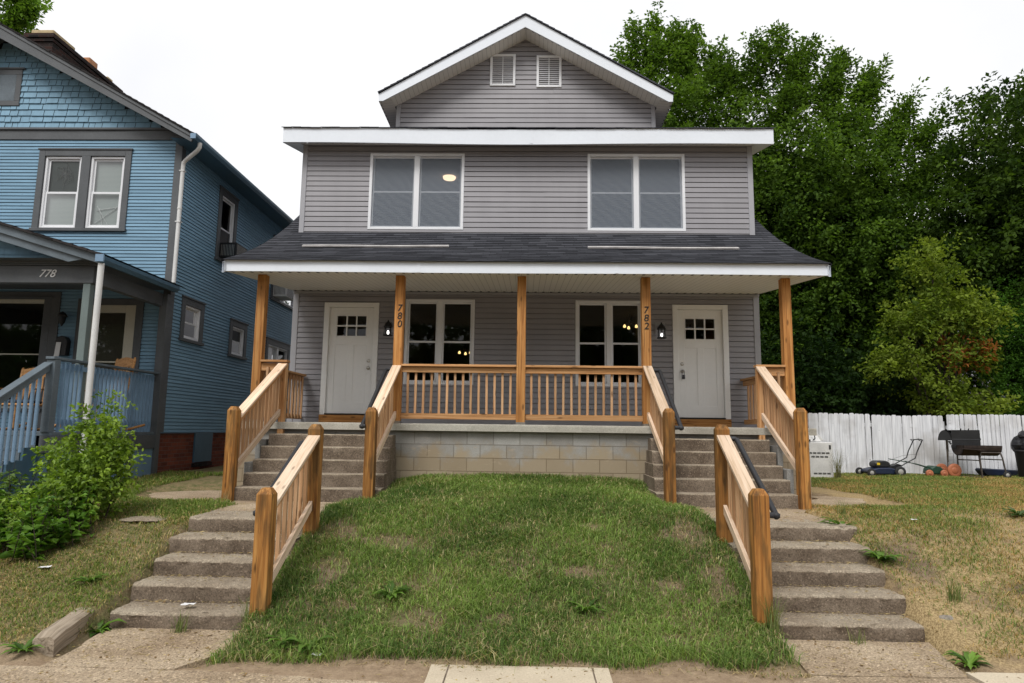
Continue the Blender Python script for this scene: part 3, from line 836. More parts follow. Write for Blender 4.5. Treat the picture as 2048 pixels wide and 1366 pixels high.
# doors
def make_door(h, hinge_left, lock):
    x0, x1, z0, z1 = h
    mb = MB()
    t = .10
    mbox(mb, F, x0, x0 + t, -.14, .03, 2.05, z1); mbox(mb, F, x1 - t, x1, -.14, .03, 2.05, z1); mbox(mb, F, x0 + t, x1 - t, -.14, .029, z1 - .09, z1)
    d = mb.build('front_door', M['door_white'], house, bevel=.004)
    a, b, c, e = x0 + t + .003, x1 - t - .003, 2.075, z1 - .093
    w_ = b - a
    mb = MB()
    g0, g1 = a + .145, b - .145; gz0, gz1 = 3.565, 3.955
    # base slab leaves the glazed opening free
    mbox(mb, F, a, b, -.07, -.034, c, gz0); mbox(mb, F, a, b, -.07, -.034, gz1, e)
    mbox(mb, F, a, g0, -.07, -.034, gz0, gz1); mbox(mb, F, g1, b, -.07, -.034, gz0, gz1)
    # raised stiles and rails leave two tall sunk panels
    s_ = .125
    mbox(mb, F, a, a + s_, -.034, -.024, c, e); mbox(mb, F, b - s_, b, -.034, -.024, c, e)
    mbox(mb, F, a + s_, b - s_, -.034, -.0245, c, c + .22); mbox(mb, F, a + s_, b - s_, -.034, -.0245, 3.39, gz0); mbox(mb, F, a + s_, b - s_, -.034, -.0245, gz1, e)
    mbox(mb, F, a + s_, g0, -.034, -.0243, gz0, gz1); mbox(mb, F, g1, b - s_, -.034, -.0243, gz0, gz1)
    m_ = (a + b) / 2
    mbox(mb, F, m_ - .062, m_ + .062, -.034, -.0243, c + .22, 3.39)
    # glazing bars
    for k in (1, 2): mbox(mb, F, g0 + (g1 - g0) * k / 3 - .013, g0 + (g1 - g0) * k / 3 + .013, -.055, -.022, gz0, gz1)
    mbox(mb, F, g0, g1, -.055, -.0215, (gz0 + gz1) / 2 - .013, (gz0 + gz1) / 2 + .013)
    for q in ((g0 - .016, g0, gz0 - .016, gz1 + .016), (g1, g1 + .016, gz0 - .016, gz1 + .016)): mbox(mb, F, q[0], q[1], -.05, -.014, q[2], q[3])
    mbox(mb, F, g0, g1, -.05, -.0145, gz0 - .016, gz0); mbox(mb, F, g0, g1, -.05, -.0145, gz1, gz1 + .016)
    mb.build('door_leaf', M['door_white'], d, bevel=.0025)
    mb = MB()
    for k in range(3):
        for j in range(2):
            p0, p1 = g0 + (g1 - g0) * k / 3, g0 + (g1 - g0) * (k + 1) / 3
            q0, q1 = gz0 + (gz1 - gz0) * j / 2, gz0 + (gz1 - gz0) * (j + 1) / 2
            tl = .0 if j else (-.004 if hinge_left else .012)
            mb.add([F(p0, -.044, q0), F(p1, -.044, q0), F(p1, -.044 + tl, q1), F(p0, -.044 + tl, q1)], [(0, 1, 2, 3)])
    mb.build('door_pane', M['glass'], d)
    kx = b - .07 if hinge_left else a + .07
    for nm, zz, pr in (('deadbolt', 3.085, [(.033, 0), (.034, .012), (.026, .017), (.012, .018)]), ('door_knob', 2.945, [(.034, 0), (.034, .008), (.014, .012), (.013, .03), (.027, .042), (.03, .055), (.022, .066), (.004, .069)])):
        mb = MB(); mb.lathe((kx, YW + .024, zz), [(r_, -h_) for r_, h_ in pr], 18, 'y'); mb.build(nm, M['steel'], d)
    mb = MB(); mbox(mb, F, a - .003, b + .003, -.12, .045, 2.05, 2.073); mb.build('threshold', M['black'], d)
    mb = MB(); mbox(mb, F, x0 - .005, x1 + .005, -.05, .035, 1.888, 2.048); mb.build('sill_board', M['porch_post'], d, bevel=.003)
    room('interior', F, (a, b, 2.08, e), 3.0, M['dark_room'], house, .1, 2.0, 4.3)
    return kx
kx1 = make_door(D1, True, False); kx2 = make_door(D2, False, True)

# porch slab and block wall under it
def rough_block(mb, x0, x1, y0, y1, z0, z1, n=0.06, amp=0.004, mi_top=1, mi=0, nose=0.012, seed=0):
    """concrete block with a worn, slightly uneven surface; visible faces are front, top and both sides"""
    r = np.random.default_rng(seed)
    nx = max(2, int((x1 - x0) / n)); ny = max(2, int((y1 - y0) / n)); nzn = max(3, int((z1 - z0) / n))
    ph = r.uniform(0, 6, 8)
    def wob(x, y, z): return amp * (math.sin(x * 4 + ph[0]) * .5 + math.sin(x * 29 + y * 5 + ph[1]) * .4 + math.sin(z * 41 + x * 53 + ph[2]) * .4) + r.normal(0, amp * .7)
    prof_ = [(y0, z0)] + [(y0, z0 + (z1 - z0) * k / nzn) for k in range(1, nzn)] + [(y0 + nose * .1, z1 - nose), (y0 + nose * .45, z1 - nose * .3), (y0 + nose * 1.3, z1)] + [(y0 + (y1 - y0) * k / ny, z1) for k in range(1, ny + 1)]
    cols = []
    bite = 0.0
    for i in range(nx + 1):
        bite = bite * .55 - .003 + (r.uniform(2.0, 5.0) * amp if r.uniform() < .055 and amp > .003 else 0)
        x = x0 + (x1 - x0) * i / nx; col = []
        edge = 0 if 0 < i < nx else 1
        chip = r.normal(0, amp * .6) + (bite if bite > 0 else 0)
        for k, (y, z) in enumerate(prof_):
            w1, w2 = wob(x, y, z), wob(x + 3, y, z)
            fr = k <= nzn + 1
            nosev = k in (nzn, nzn + 1, nzn + 2)
            col.append((x, y + (w1 if fr else 0) + (chip if nosev else 0), z + (0 if k < nzn else w2 * .6) - (abs(chip) * .8 if nosev else 0)))
        cols.append(col)
    m = len(prof_); vs = [p for c in cols for p in c]
    f1 = []; f2 = []
    for i in range(nx):
        for k in range(m - 1):
            (f1 if k < nzn else f2).append((i * m + k, (i + 1) * m + k, (i + 1) * m + k + 1, i * m + k + 1))
    b = len(mb.v)
    mb.add(vs, f1, None, mi, True)
    b2 = b
    for f in f2: mb.f.append([b + i for i in f]); mb.m.append(mi_top); mb.sm.append(True)
    for c in (cols[0], cols[-1]):
        pts = list(c) + [(c[0][0], y1, z0)]
        mb.add(pts, [tuple(range(len(pts)))], None, mi)
mb = MB()
rough_block(mb, -4.55, 4.42, 10.31, 12.62, 1.775, 1.885, .09, .0015, 0, 0, .01, 3)
mb.build('porch_slab', M['slab'], house)
mb = MB()
n = 60
mb.add([(-4.48, 10.40, .5), (4.34, 10.40, .5), (4.34, 10.40, 1.776), (-4.48, 10.40, 1.776)], [(0, 1, 2, 3)])
for X in (-4.48, 4.34): mb.add([(X, 10.40, .5), (X, 12.7, .5), (X, 12.7, 1.776), (X, 10.40, 1.776)], [(0, 1, 2, 3)], [(10.4, .5, 0), (12.7, .5, 0), (12.7, 1.77, 0), (10.4, 1.77, 0)])
t = M['block']
bo = mb.build('block_foundation', t, house)
# object coordinates run x along the wall and y up: rotate the brick lookup
for nd in t.node_tree.nodes:
    if nd.type == 'TEX_BRICK':
        mp = t.node_tree.nodes.new('ShaderNodeMapping'); tc_ = t.node_tree.nodes.new('ShaderNodeAttribute'); tc_.attribute_name = 'grain'
        mp.inputs['Rotation'].default_value = (R(-90), 0, 0); mp.inputs['Location'].default_value = (0.1, -0.149, 0)
        t.node_tree.links.new(tc_.outputs['Vector'], mp.inputs[0]); t.node_tree.links.new(mp.outputs[0], nd.inputs['Vector'])

# porch posts
def porch_post(x0, x1, y=10.43, z0=1.887, digits=None):
    mb = MB(); mb.box(x0, x1, y - .07, y + .07, z0, 4.235)
    p = mb.build('porch_post', M['porch_post'], house, bevel=.006)
    mb = MB(); mb.box(x0 - .004, x1 + .004, y - .0745, y + .0745, z0 - .001, z0 + .035)
    mb.build('post_base', M['steel'], p)
    return p
pL = porch_post(-4.345, -4.205); p1 = porch_post(-2.115, -1.975); pc = porch_post(-.165, -.025); p2 = porch_post(1.805, 1.945); pR = porch_post(4.005, 4.145)
for p, x, dg in ((p1, -2.035, '780'), (p2, 1.865, '782')):
    for k, ch in enumerate(dg):
        text_mesh('house_number', ch, .155, M['num'], p, (x + .003 * k, 10.357, 3.70 - .128 * k), shear=.12, bold=.001)
# porch railings (straight runs)
def straight_rail(a, b, y0, n, cap_z=2.815, along='x', x=None, parent=house, bot=True):
    """a..b is the clear run between posts"""
    P_ = (lambda u, v, z: (u, y0 + v, z)) if along == 'x' else (lambda u, v, z: (x + v, u, z))
    mb = MB(); mb.beam(P_(a, 0, cap_z - .019), P_(b, 0, cap_z - .019), .14, .036)
    r_ = mb.build('porch_railing', M['rail'], house, bevel=.004)
    mb = MB(); mb.beam(P_(a, 0, cap_z - .085), P_(b, 0, cap_z - .085), .038, .09); mb.build('top_rail', M['rail'], r_, bevel=.003)
    if bot: mb = MB(); mb.beam(P_(a, 0, 2.0), P_(b, 0, 2.0), .038, .088); mb.build('bottom_rail', M['rail'], r_, bevel=.003)
    for i in range(n):
        u = a + (b - a) * (i + .75) / (n + .5)
        mb = MB(); v = random.uniform(-.004, .004)
        mb.beam(P_(u + v, .0382, 1.965), P_(u - v, .0382, cap_z - .045 if not bot else cap_z - .05), .036, .036, (0, 1, 0) if along == 'x' else (1, 0, 0))
        mb.build('baluster', M['bal'], r_, bevel=.002)
    return r_
straight_rail(-1.975, -.165, 10.43, 14); straight_rail(-.025, 1.805, 10.43, 14)
straight_rail(10.50, 12.56, 0, 12, 2.80, 'y', -4.275); straight_rail(10.50, 12.56, 0, 12, 2.80, 'y', 4.075)
for xn, xa, xb in ((-3.825, -4.205, -3.87), (3.60, 3.645, 4.005)):
    mb = MB(); mb.box(xn - .045, xn + .045, 10.315, 10.405, 1.60, 2.80)
    nw = mb.build('newel_post', M['rail'], house, bevel=.005)
    mb = MB(); mb.beam((min(xa, xn - .05), 10.39, 2.835), (max(xb, xn + .05), 10.39, 2.835), .14, .036); mb.build('cap', M['rail'], nw, bevel=.004)
    mb = MB(); mb.beam((xa, 10.40, 2.745), (xb, 10.40, 2.745), .038, .12); mb.build('top_rail', M['rail'], nw, bevel=.003)
    for u in (.35, .7):
        mb = MB(); mb.beam((xa + (xb - xa) * u, 10.36, 1.96), (xa + (xb - xa) * u, 10.36, 2.74), .036, .036, (0, 1, 0)); mb.build('baluster', M['bal'], nw)
    mb = MB(); mb.beam((xa, 10.40, 2.0), (xb, 10.40, 2.0), .038, .088); mb.build('bottom_rail', M['rail'], nw, bevel=.003)

# ------------------------------------------------------------ things fixed to or lying on the house
def lantern(x, zc, box, label):
    t = thing('wall_lantern', label, 'lamp', (x, YW, zc), 'porch lanterns')
    y = YW - .03
    mb = MB(); mbox(mb, F, box[0], box[1], .0, .028, box[2], box[3]); mb.build('mounting_block', M['vinyl_trim'], t, bevel=.006)
    mb = MB()
    mb.lathe((x, y - .016, zc + .055), [(.045, .02), (.045, .0), (.03, -.012)], 14, 'y')
    mb.tube([(x, y, zc + .06), (x, y - .05, zc + .10), (x, y - .09, zc + .10), (x, y - .105, zc + .075)], .008, 6)
    mb.lathe((x, y - .105, zc), [(.07, 0.02), (.09, .012), (.08, .03), (.056, .08), (.026, .11), (.012, .135), (.004, .15)], 14)
    for k in range(6):
        a = 2 * math.pi * k / 6 + .3
        mb.tube([(x + .07 * math.cos(a), y - .105 + .07 * math.sin(a), zc + .02), (x + .084 * math.cos(a), y - .105 + .084 * math.sin(a), zc - .155)], .005, 5)
    mb.lathe((x, y - .105, zc - .165), [(.03, 0), (.092, .004), (.094, .018), (.078, .024)], 14)
    mb.build('cage', M['black'], t)
    mb = MB(); mb.lathe((x, y - .105, zc - .148), [(.062, 0), (.064, .08), (.058, .165)], 14); mb.build('lamp_glass', M['lamp_glass'], t)
    mb = MB(); mb.lathe((x, y - .105, zc - .11), [(.010, .05), (.016, .04), (.022, .012), (.017, -.012), (.005, -.02)], 12); mb.build('bulb', M['bulb'], t)
lantern(-2.655, 3.71, (-2.72, -2.545, 3.63, 3.86), 'black lit wall lantern beside the left white door, partly behind the post numbered 780')
lantern(2.535, 3.71, (2.435, 2.62, 3.645, 3.87), 'black lit wall lantern beside the right white door, between it and the post numbered 782')
t = thing('lock_box', 'small grey key lock box hanging from the right white door knob', 'lock', (kx2, YW - .06, 2.87))
mb = MB(); mb.box(kx2 - .032, kx2 + .032, YW - .075, YW - .038, 2.79, 2.875); mb.build('body', M['grey_lock'], t, bevel=.008, segs=2)
mb = MB(); mb.box(kx2 - .022, kx2 + .022, YW - .079, YW - .074, 2.80, 2.825); mb.box(kx2 - .012, kx2 + .012, YW - .079, YW - .074, 2.838, 2.862); mb.build('dial', M['black'], t)
mb = MB(); mb.tube([(kx2 - .022, YW - .055, 2.872), (kx2 - .024, YW - .055, 2.93), (kx2 - .012, YW - .055, 2.962), (kx2 + .012, YW - .055, 2.962), (kx2 + .024, YW - .055, 2.93), (kx2 + .022, YW - .055, 2.872)], .006, 6); mb.build('shackle', M['grey_lock'], t)
def roof_strip(x0, x1, y, lab, tilt=0.0):
    zf = lambda yy: np.interp(yy, [p[0] for p in prof], [p[1] for p in prof])
    t = MB(); N = 8
    for i in range(N):
        xa, xb = x0 + (x1 - x0) * i / N, x0 + (x1 - x0) * (i + 1) / N
        za, zb = zf(y + tilt * i / N) + .035 + .004 * math.sin(i), zf(y + tilt * (i + 1) / N) + .035 + .004 * math.sin(i + 1)
        t.beam((xa, y + tilt * i / N, za), (xb, y + tilt * (i + 1) / N, zb), .075, .028, (0, -.45, .9))
    o = t.build('trim_strip', M['pale_strip'], None, origin=(x0, y, zf(y)))
    tag(o, lab, 'board', 'strips lying on the porch roof')
    return o
roof_strip(-3.96, -1.39, 11.25, 'weathered grey strip lying on the dark porch roof below the left upstairs window', .03)
roof_strip(1.04, 3.64, 11.27, 'pale thin strip lying on the dark porch roof below the right upstairs window', -.02)
mb = MB(); mb.lathe((-1.72, 13.75, 7.215), [(.14, .0), (.14, -.02), (.125, -.045), (.08, -.06), (.0, -.065)], 24)
o = mb.build('ceiling_lamp', [M['warm_disc']], None, origin=(-1.72, 13.75, 7.2)); tag(o, 'warm lit round ceiling lamp behind the left upstairs window', 'lamp')
def chandelier(x, y, z, lab, mini=1.0):
    t = thing('chandelier', lab, 'lamp', (x, y, z))
    mb = MB(); mb.tube([(x, y, z + .28), (x, y, z + .08)], .012, 6); mb.lathe((x, y, z + .05), [(.02, .05), (.05, .03), (.035, 0), (.01, -.03)], 10)
    for k in range(4):
        a = math.pi / 2 * k + .4
        mb.tube([(x, y, z + .06), (x + .1 * math.cos(a), y + .1 * math.sin(a), z + .07), (x + .15 * math.cos(a), y + .15 * math.sin(a), z + .03)], .01, 6)
    mb.build('frame', M['rust'], t)
    for k in range(3):
        a = math.pi * 2 / 3 * k - .5
        mb = MB(); mb.lathe((x + .15 * math.cos(a), y + .15 * math.sin(a), z - .02), [(.012, .03), (.022, .015), (.032, -.015), (.028, -.035), (.01, -.04)], 12); mb.build('shade', M['warm'], t)
chandelier(2.27, 14.6, 4.13, 'brass chandelier with lit bulbs behind the right downstairs window')
chandelier(-1.50, 15.9, 3.66, 'lit chandelier hanging in the room behind the left downstairs window')
# ------------------------------------------------------------ the blue house next door
NY, NX = 12.0, -6.66
blue = thing('blue_house', 'blue clapboard house with dark grey trim, shingled gable, brick chimney and covered porch numbered 778', 'house', (-10.2, 12.0, 1.0))
BF, BS = front(NY), side(NX)
RX, RZ, SL = -10.2, 9.36, 0.565        # ridge and roof slope
roofz = lambda x: RZ - SL * abs(x - RX)
NW = (-9.41, -7.61, 5.45, 7.03); NB = (-10.9, -8.86, 2.05, 4.13); ND = (-8.23, -7.26, 1.70, 4.01)
mb = MB()
siding(mb, BF, lambda z: (-13.7, -6.76), 1.70, 7.25, .066, .011, [NW, NB, ND], wob=.003, groove=.23)
for h in (NW, NB, ND): holes_frame(mb, BF, h, .15)
mb.build('front_wall', M['blue'], blue)
S1 = (12.42, 13.30, 3.45, 4.27); S2 = (14.52, 15.42, 3.38, 4.18); S3 = (13.60, 14.50, 5.35, 6.92); S4 = (16.62, 18.3, 2.55, 4.05); S5 = (16.7, 18.6, 5.1, 6.75)
mb = MB()
siding(mb, BS, lambda z: (12.0, 24.0), 1.68, 7.15, .066, .011, [S1, S2, S3, S4, S5], wob=.003, groove=.23)
for h in (S1, S2, S3, S4, S5): holes_frame(mb, BS, h, .15)
mb.build('side_wall', M['blue'], blue)
# gable shakes: rows of separate butts
mb = MB(); z = 7.48; row = 0
while z < 9.2:
    ex = .125 + random.uniform(-.006, .006); x = -13.0 + random.uniform(0, .2)
    while x < -6.6:
        w_ = random.uniform(.10, .30); a, b = x, x + w_ - .011; x += w_
        zl = z + random.uniform(-.005, .005)
        if roofz((a + b) / 2) - .1 < z + .02: continue
        zt = z + ex + .02
        o = (random.uniform(0, 90), random.uniform(0, 90))
        dd = .026 + random.uniform(-.005, .005)
        vs = [BF(a, dd, zl), BF(b, dd, zl), BF(b, .001, zt), BF(a, .001, zt), BF(a, -.01, zl), BF(b, -.01, zl)]
        mb.add(vs, [(0, 1, 2, 3), (0, 4, 5, 1)], [(zl + o[0], a + o[1], 0), (zl + o[0], b + o[1], 0), (zt + o[0], b + o[1], 0), (zt + o[0], a + o[1], 0), (zl + o[0], a + o[1], 0), (zl + o[0], b + o[1], 0)])
    z += ex; row += 1
mb.build('gable_shakes', M['blue_shake'], blue)
mb = MB(); mb.add([BF(-13.9, -.012, 7.2), BF(-6.6, -.012, 7.2), BF(RX, -.012, 9.3)], [(0, 1, 2)])
mb.add([(-13.7, 12.05, .5), (-13.7, 24, .5), (-13.7, 24, 7.3), (-13.7, 12.05, 7.3)], [(0, 1, 2, 3)])
mb.add([(-13.7, 24, .5), (-6.7, 24, .5), (-6.7, 24, 7.2), (-10.2, 24, 9.2), (-13.7, 24, 7.2)], [(0, 1, 2, 3, 4)])
mb.build('wall_backing', M['black'], blue)
# trim
mb = MB()
mbox(mb, BF, -13.7, -6.64, .0, .028, 7.24, 7.43); mbox(mb, BF, -13.7, -6.6, .0, .06, 7.43, 7.475)
mbox(mb, BF, -6.77, -6.632, -.02, .03, 1.70, 7.24); mbox(mb, BS, 11.972, 12.12, -.02, .026, 1.68, 7.1)
mb.build('corner_trim', M['trim'], blue, bevel=.004)
def cased(P, h, c=.12, sillw=.05, parent=blue, head=.02, apron=True):
    u0, u1, z0, z1 = h; mb = MB()
    mbox(mb, P, u0, u0 + c, -.05, .032, z0, z1); mbox(mb, P, u1 - c, u1, -.05, .032, z0, z1)
    mbox(mb, P, u0 + c, u1 - c, -.05, .031, z1 - c, z1)
    mbox(mb, P, u0 - head, u1 + head, .0, .05, z1, z1 + .03)
    mbox(mb, P, u0 - sillw * .4, u1 + sillw * .4, -.05, .06, z0 - .03, z0 + .03)
    return mb.build('window_casing', M['trim'], parent, bevel=.004)
cs = cased(BF, NW)
mb = MB(); mbox(mb, BF, -8.57, -8.40, -.05, .033, 5.48, 6.91); mb.build('mullion', M['trim'], cs)
for u0, u1 in ((-9.29, -8.57), (-8.40, -7.73)):
    window(BF, u0, u1, 5.48, 6.91, blue, M['window_white'], 1, .045, .1, .035, None, blind=M['blind'], d=.0, meet=.5)
# decoration behind the left pane: loops of white string; bent slats in the right pane
mb = MB(); r_ = random.Random(4)
pts = []
for k in range(60):
    a = r_.uniform(0, 6.28); q = r_.uniform(.02, .24)
    pts.append((-8.94 + q * math.cos(a) * .9, 12.074, 6.58 + q * math.sin(a)))
for k in range(0, 57, 3): mb.tube(pts[k:k + 4], .004, 4)
mb.tube([(-8.95, 12.074, 6.30), (-8.93, 12.074, 6.5), (-8.95, 12.074, 6.7)], .006, 4)
mb.build('string_light', M['paper'], blue)
mb = MB()
for a, b in (((-8.28, 5.60), (-7.82, 5.95)), ((-8.25, 5.95), (-8.02, 5.58)), ((-8.2, 5.9), (-8.12, 5.56)), ((-8.25, 5.86), (-7.84, 5.93))):
    mb.tube([(a[0], 12.074, a[1]), (b[0], 12.074, b[1])], .007, 4)
mb.build('bent_slat', M['paper'], blue)
# attic window
mb = MB()
mbox(mb, BF, -10.5, -9.92, .0, .035, 7.93, 8.03); mbox(mb, BF, -10.5, -9.92, .0, .035, 8.57, 8.68); mbox(mb, BF, -10.03, -9.92, .0, .034, 8.03, 8.57); mbox(mb, BF, -10.5, -10.39, .0, .034, 8.03, 8.57)
mbox(mb, BF, -10.55, -9.87, .0, .06, 8.68, 8.71)
aw = mb.build('attic_window', M['trim'], blue, bevel=.004)
mb = MB(); mbox(mb, BF, -10.39, -10.03, .032, .033, 8.03, 8.57); mb.build('pane', M['trim_rail'], aw)
# side windows
for h, units, bl in ((S1, 1, M['blind_dark']), (S2, 1, M['blind_dark']), (S3, 1, None), (S4, 2, None), (S5, 2, None)):
    cased(BS, h, .13)
    window(BS, h[0] + .13, h[1] - .13, h[2] + .03, h[3] - .13, blue, M['window_white'], units, .04, .12, .03, None, blind=bl, d=.01)
    room('interior', BS, h, 2.5, M['dark_room'], blue, .2)
# big porch window and door
cased(BF, NB, .02)
mb = MB(); mbox(mb, BF, -9.0, -8.70, -.01, .03, 1.7, 4.25); mbox(mb, BF, -10.9, -9.0, -.01, .029, 4.13, 4.25); mb.build('window_trim', M['trim'], blue)
window(BF, -10.9, -8.90, 2.05, 4.11, blue, M['cream'], 1, .05, .1, .02, None, d=.015)
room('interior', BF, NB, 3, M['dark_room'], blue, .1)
mb = MB(); mbox(mb, BF, -8.36, -8.23, -.02, .03, 1.7, 4.13); mbox(mb, BF, -7.26, -7.12, -.02, .03, 1.7, 4.13); mbox(mb, BF, -8.23, -7.26, -.02, .029, 4.01, 4.13); mb.build('door_trim', M['trim'], blue)
mb = MB(); mbox(mb, BF, -8.23, -8.0, -.06, .02, 1.7, 4.01); mbox(mb, BF, -7.45, -7.26, -.06, .02, 1.7, 4.01); mbox(mb, BF, -8.0, -7.45, -.06, .019, 3.87, 4.01); mbox(mb, BF, -8.0, -7.45, -.06, .0185, 1.7, 1.95)
mbox(mb, BF, -8.0, -7.45, -.05, .012, 2.935, 2.965)
dr = mb.build('storm_door', M['cream'], blue, bevel=.004)
mb = MB(); mb.add([BF(-8.0, -.03, 1.95), BF(-7.45, -.03, 1.95), BF(-7.45, -.03, 3.87), BF(-8.0, -.03, 3.87)], [(0, 1, 2, 3)]); mb.build('door_pane', M['glass'], dr)
mb = MB(); mb.add([BF(-8.0, -.05, 1.95), BF(-7.45, -.05, 1.95), BF(-7.45, -.05, 3.87), BF(-8.0, -.05, 3.87)], [(0, 1, 2, 3)]); mb.build('inner_door', M['dark_room'], dr)
# foundation bricks and hatch
mb = MB()
mb.add([BS(12.0, -.01, .5), BS(24, -.01, .5), BS(24, -.01, 1.68), BS(12.0, -.01, 1.68)], [(0, 1, 2, 3)], [(12, .5, 0), (24, .5, 0), (24, 1.68, 0), (12, 1.68, 0)])
mb.add([BF(-13.7, -.02, .5), BF(-6.67, -.02, .5), BF(-6.67, -.02, 1.7), BF(-13.7, -.02, 1.7)], [(0, 1, 2, 3)], [(0, .5, 0), (7, .5, 0), (7, 1.7, 0), (0, 1.7, 0)])
mb.build('brick_foundation', M['brick'], blue)
mb = MB(); mbox(mb, BS, 12.0, 24, -.01, .03, 1.66, 1.685); mb.build('water_table', M['gutter'], blue)
mb = MB(); mbox(mb, BS, 13.31, 14.05, -.005, .03, 1.08, 1.66)
for u in (13.42, 13.6, 13.78, 13.94):
    for zz in (1.3, 1.42): mbox(mb, BS, u - .008, u + .008, .03, .036, zz - .008, zz + .008)
mb.build('foundation_hatch', M['gutter'], blue, bevel=.003)
mb = MB(); mbox(mb, BS, 13.29, 14.07, -.005, .045, .99, 1.06); mb.build('hatch_sill', M['chimney_brick'], blue)
# roof
def gable_sheet(mb, x_e, x_r, z_r, sl, y0, y1, th=.025):
    sg = 1 if x_e > x_r else -1
    L = abs(x_e - x_r) * math.hypot(1, sl); N = int(L / .14)
    for k in range(N):
        f0, f1 = k / N, (k + 1) / N
        xa, xb = x_e + (x_r - x_e) * f0, x_e + (x_r - x_e) * f1
        za, zb = z_r - sl * abs(xa - x_r), z_r - sl * abs(xb - x_r)
        j = [random.uniform(-.006, .006) for _ in range(2)]
        mb.add([(xa, y0 + j[0], za + .014), (xa, y1, za + .014), (xb, y1, zb), (xb, y0 + j[0], zb)], [(0, 1, 2, 3)], [(0, f0 * L, 0), (y1 - y0, f0 * L, 0), (y1 - y0, f1 * L, 0), (0, f1 * L, 0)])
        mb.add([(xa, y0 + j[0], za + .014), (xb, y0 + j[0], zb), (xb, y0 + j[0], zb - th), (xa, y0 + j[0], za - th)], [(0, 1, 2, 3)])
        mb.add([(xa, y0, za + .014), (xa, y1, za + .014), (xa, y1, za - .012), (xa, y0, za - .012)], [(0, 1, 2, 3)])
mb = MB()
gable_sheet(mb, -6.18, RX, RZ + .07, SL, 11.52, 24.2); gable_sheet(mb, -14.22, RX, RZ + .07, SL, 11.52, 24.2)
mb.build('roof', M['old_shingle'], blue)
mb = MB()
for xe, s_ in ((-6.24, 1), (-14.16, -1)):
    # sloping bargeboard and the boards under the overhang
    poly = [(xe, roofz(xe) + .045), (RX, RZ + .045), (RX, RZ - .22), (xe - .02 * s_, roofz(xe) - .10), (xe, roofz(xe) - .07)]
    mb.prism(poly, lambda u, v, d: (u, d, v), 11.56, 11.60)
    mb.prism([(xe, roofz(xe) + .04), (RX, RZ + .04), (RX, RZ - .02), (xe, roofz(xe) - .02)], lambda u, v, d: (u, d, v), 11.54, 11.56)
    mb.add([(xe, 11.6, roofz(xe) + .02), (RX, 11.6, RZ + .02), (RX, 12.0, RZ + .02), (xe, 12.0, roofz(xe) + .02)], [(0, 1, 2, 3)])
mb.build('bargeboard', M['trim'], blue)
mb = MB()
mb.add([(-6.24, 11.6, 7.08), (-6.24, 24, 7.08), (-6.68, 24, 7.12), (-6.68, 11.6, 7.12)], [(0, 1, 2, 3)])
mb.add([(-6.24, 11.6, 7.08), (-6.24, 24, 7.08), (-6.24, 24, 7.16), (-6.24, 11.6, 7.16)], [(0, 1, 2, 3)])
mb.build('eave_soffit', M['gutter'], blue)
def gutter(mb, x, y0, y1, z, s=1, w_=.11, h_=.10):
    sec = [(0, 0), (w_ * .6, -.012), (w_ * .95, h_ * .45), (w_ * .95, h_), (w_ * .85, h_)]
    for (a, b) in zip(sec[:-1], sec[1:]):
        mb.add([(x + a[0] * s, y0, z + a[1]), (x + b[0] * s, y0, z + b[1]), (x + b[0] * s, y1, z + b[1]), (x + a[0] * s, y1, z + a[1])], [(0, 1, 2, 3)])
    mb.add([(x + a[0] * s, y0, z + a[1]) for a in sec] + [(x, y0, z + h_)], [tuple(range(len(sec) + 1))])
mb = MB(); gutter(mb, -6.24, 11.5, 24.0, 7.06); mb.build('gutter', M['gutter'], blue)
mb = MB(); mb.box(-6.24, -6.14, 11.488, 11.499, 7.055, 7.15); mb.build('gutter_end', M['blue_rail'], blue)
mb = MB()
mb.tube([(-6.17, 11.72, 7.06), (-6.17, 11.72, 6.98), (-6.24, 11.77, 6.93), (-6.52, 11.94, 6.83), (-6.585, 11.965, 6.78), (-6.592, 11.968, 6.70), (-6.592, 11.968, 4.44)], .038, 10)
for zz in (5.6, 6.6): mb.box(-6.64, -6.545, 11.925, 12.012, zz, zz + .02)
mb.lathe((-6.592, 11.968, 5.86), [(.044, 0), (.044, .03)], 10)
mb.build('downspout', M['white_pipe'], blue)
# chimney
mb = MB()
def brickbox(mb, x0, x1, y0, y1, z0, z1):
    # solid shaft with brick coordinates on every face
    for P_, u0, u1 in ((front(y0), x0, x1), (side(x1), y0, y1), (sideL(x0), y0, y1)):
        mb.add([P_(u0, 0, z0), P_(u1, 0, z0), P_(u1, 0, z1), P_(u0, 0, z1)], [(0, 1, 2, 3)], [(u0, z0, 0), (u1, z0, 0), (u1, z1, 0), (u0, z1, 0)])
    mb.add([(x0, y0, z1), (x1, y0, z1), (x1, y1, z1), (x0, y1, z1)], [(0, 1, 2, 3)])
brickbox(mb, -10.78, -10.22, 13.03, 15.36, 8.3, 9.92); brickbox(mb, -10.80, -10.20, 13.0, 15.4, 9.92, 10.0); brickbox(mb, -10.83, -10.17, 12.97, 15.43, 10.0, 10.09)
ch = mb.build('chimney', M['chimney_brick'], blue)
mb = MB(); mb.box(-10.74, -10.24, 13.05, 13.75, 10.09, 10.22); mb.build('flue', M['flue_cream'], ch, bevel=.02)
mb = MB(); mb.box(-10.46, -10.22, 14.2, 14.5, 10.09, 10.27); mb.build('flue', M['flue_orange'], ch, bevel=.015)
mb = MB(); mb.box(-10.44, -10.23, 14.9, 15.1, 10.09, 10.19); mb.build('flue', M['flue_cream'], ch, bevel=.015)

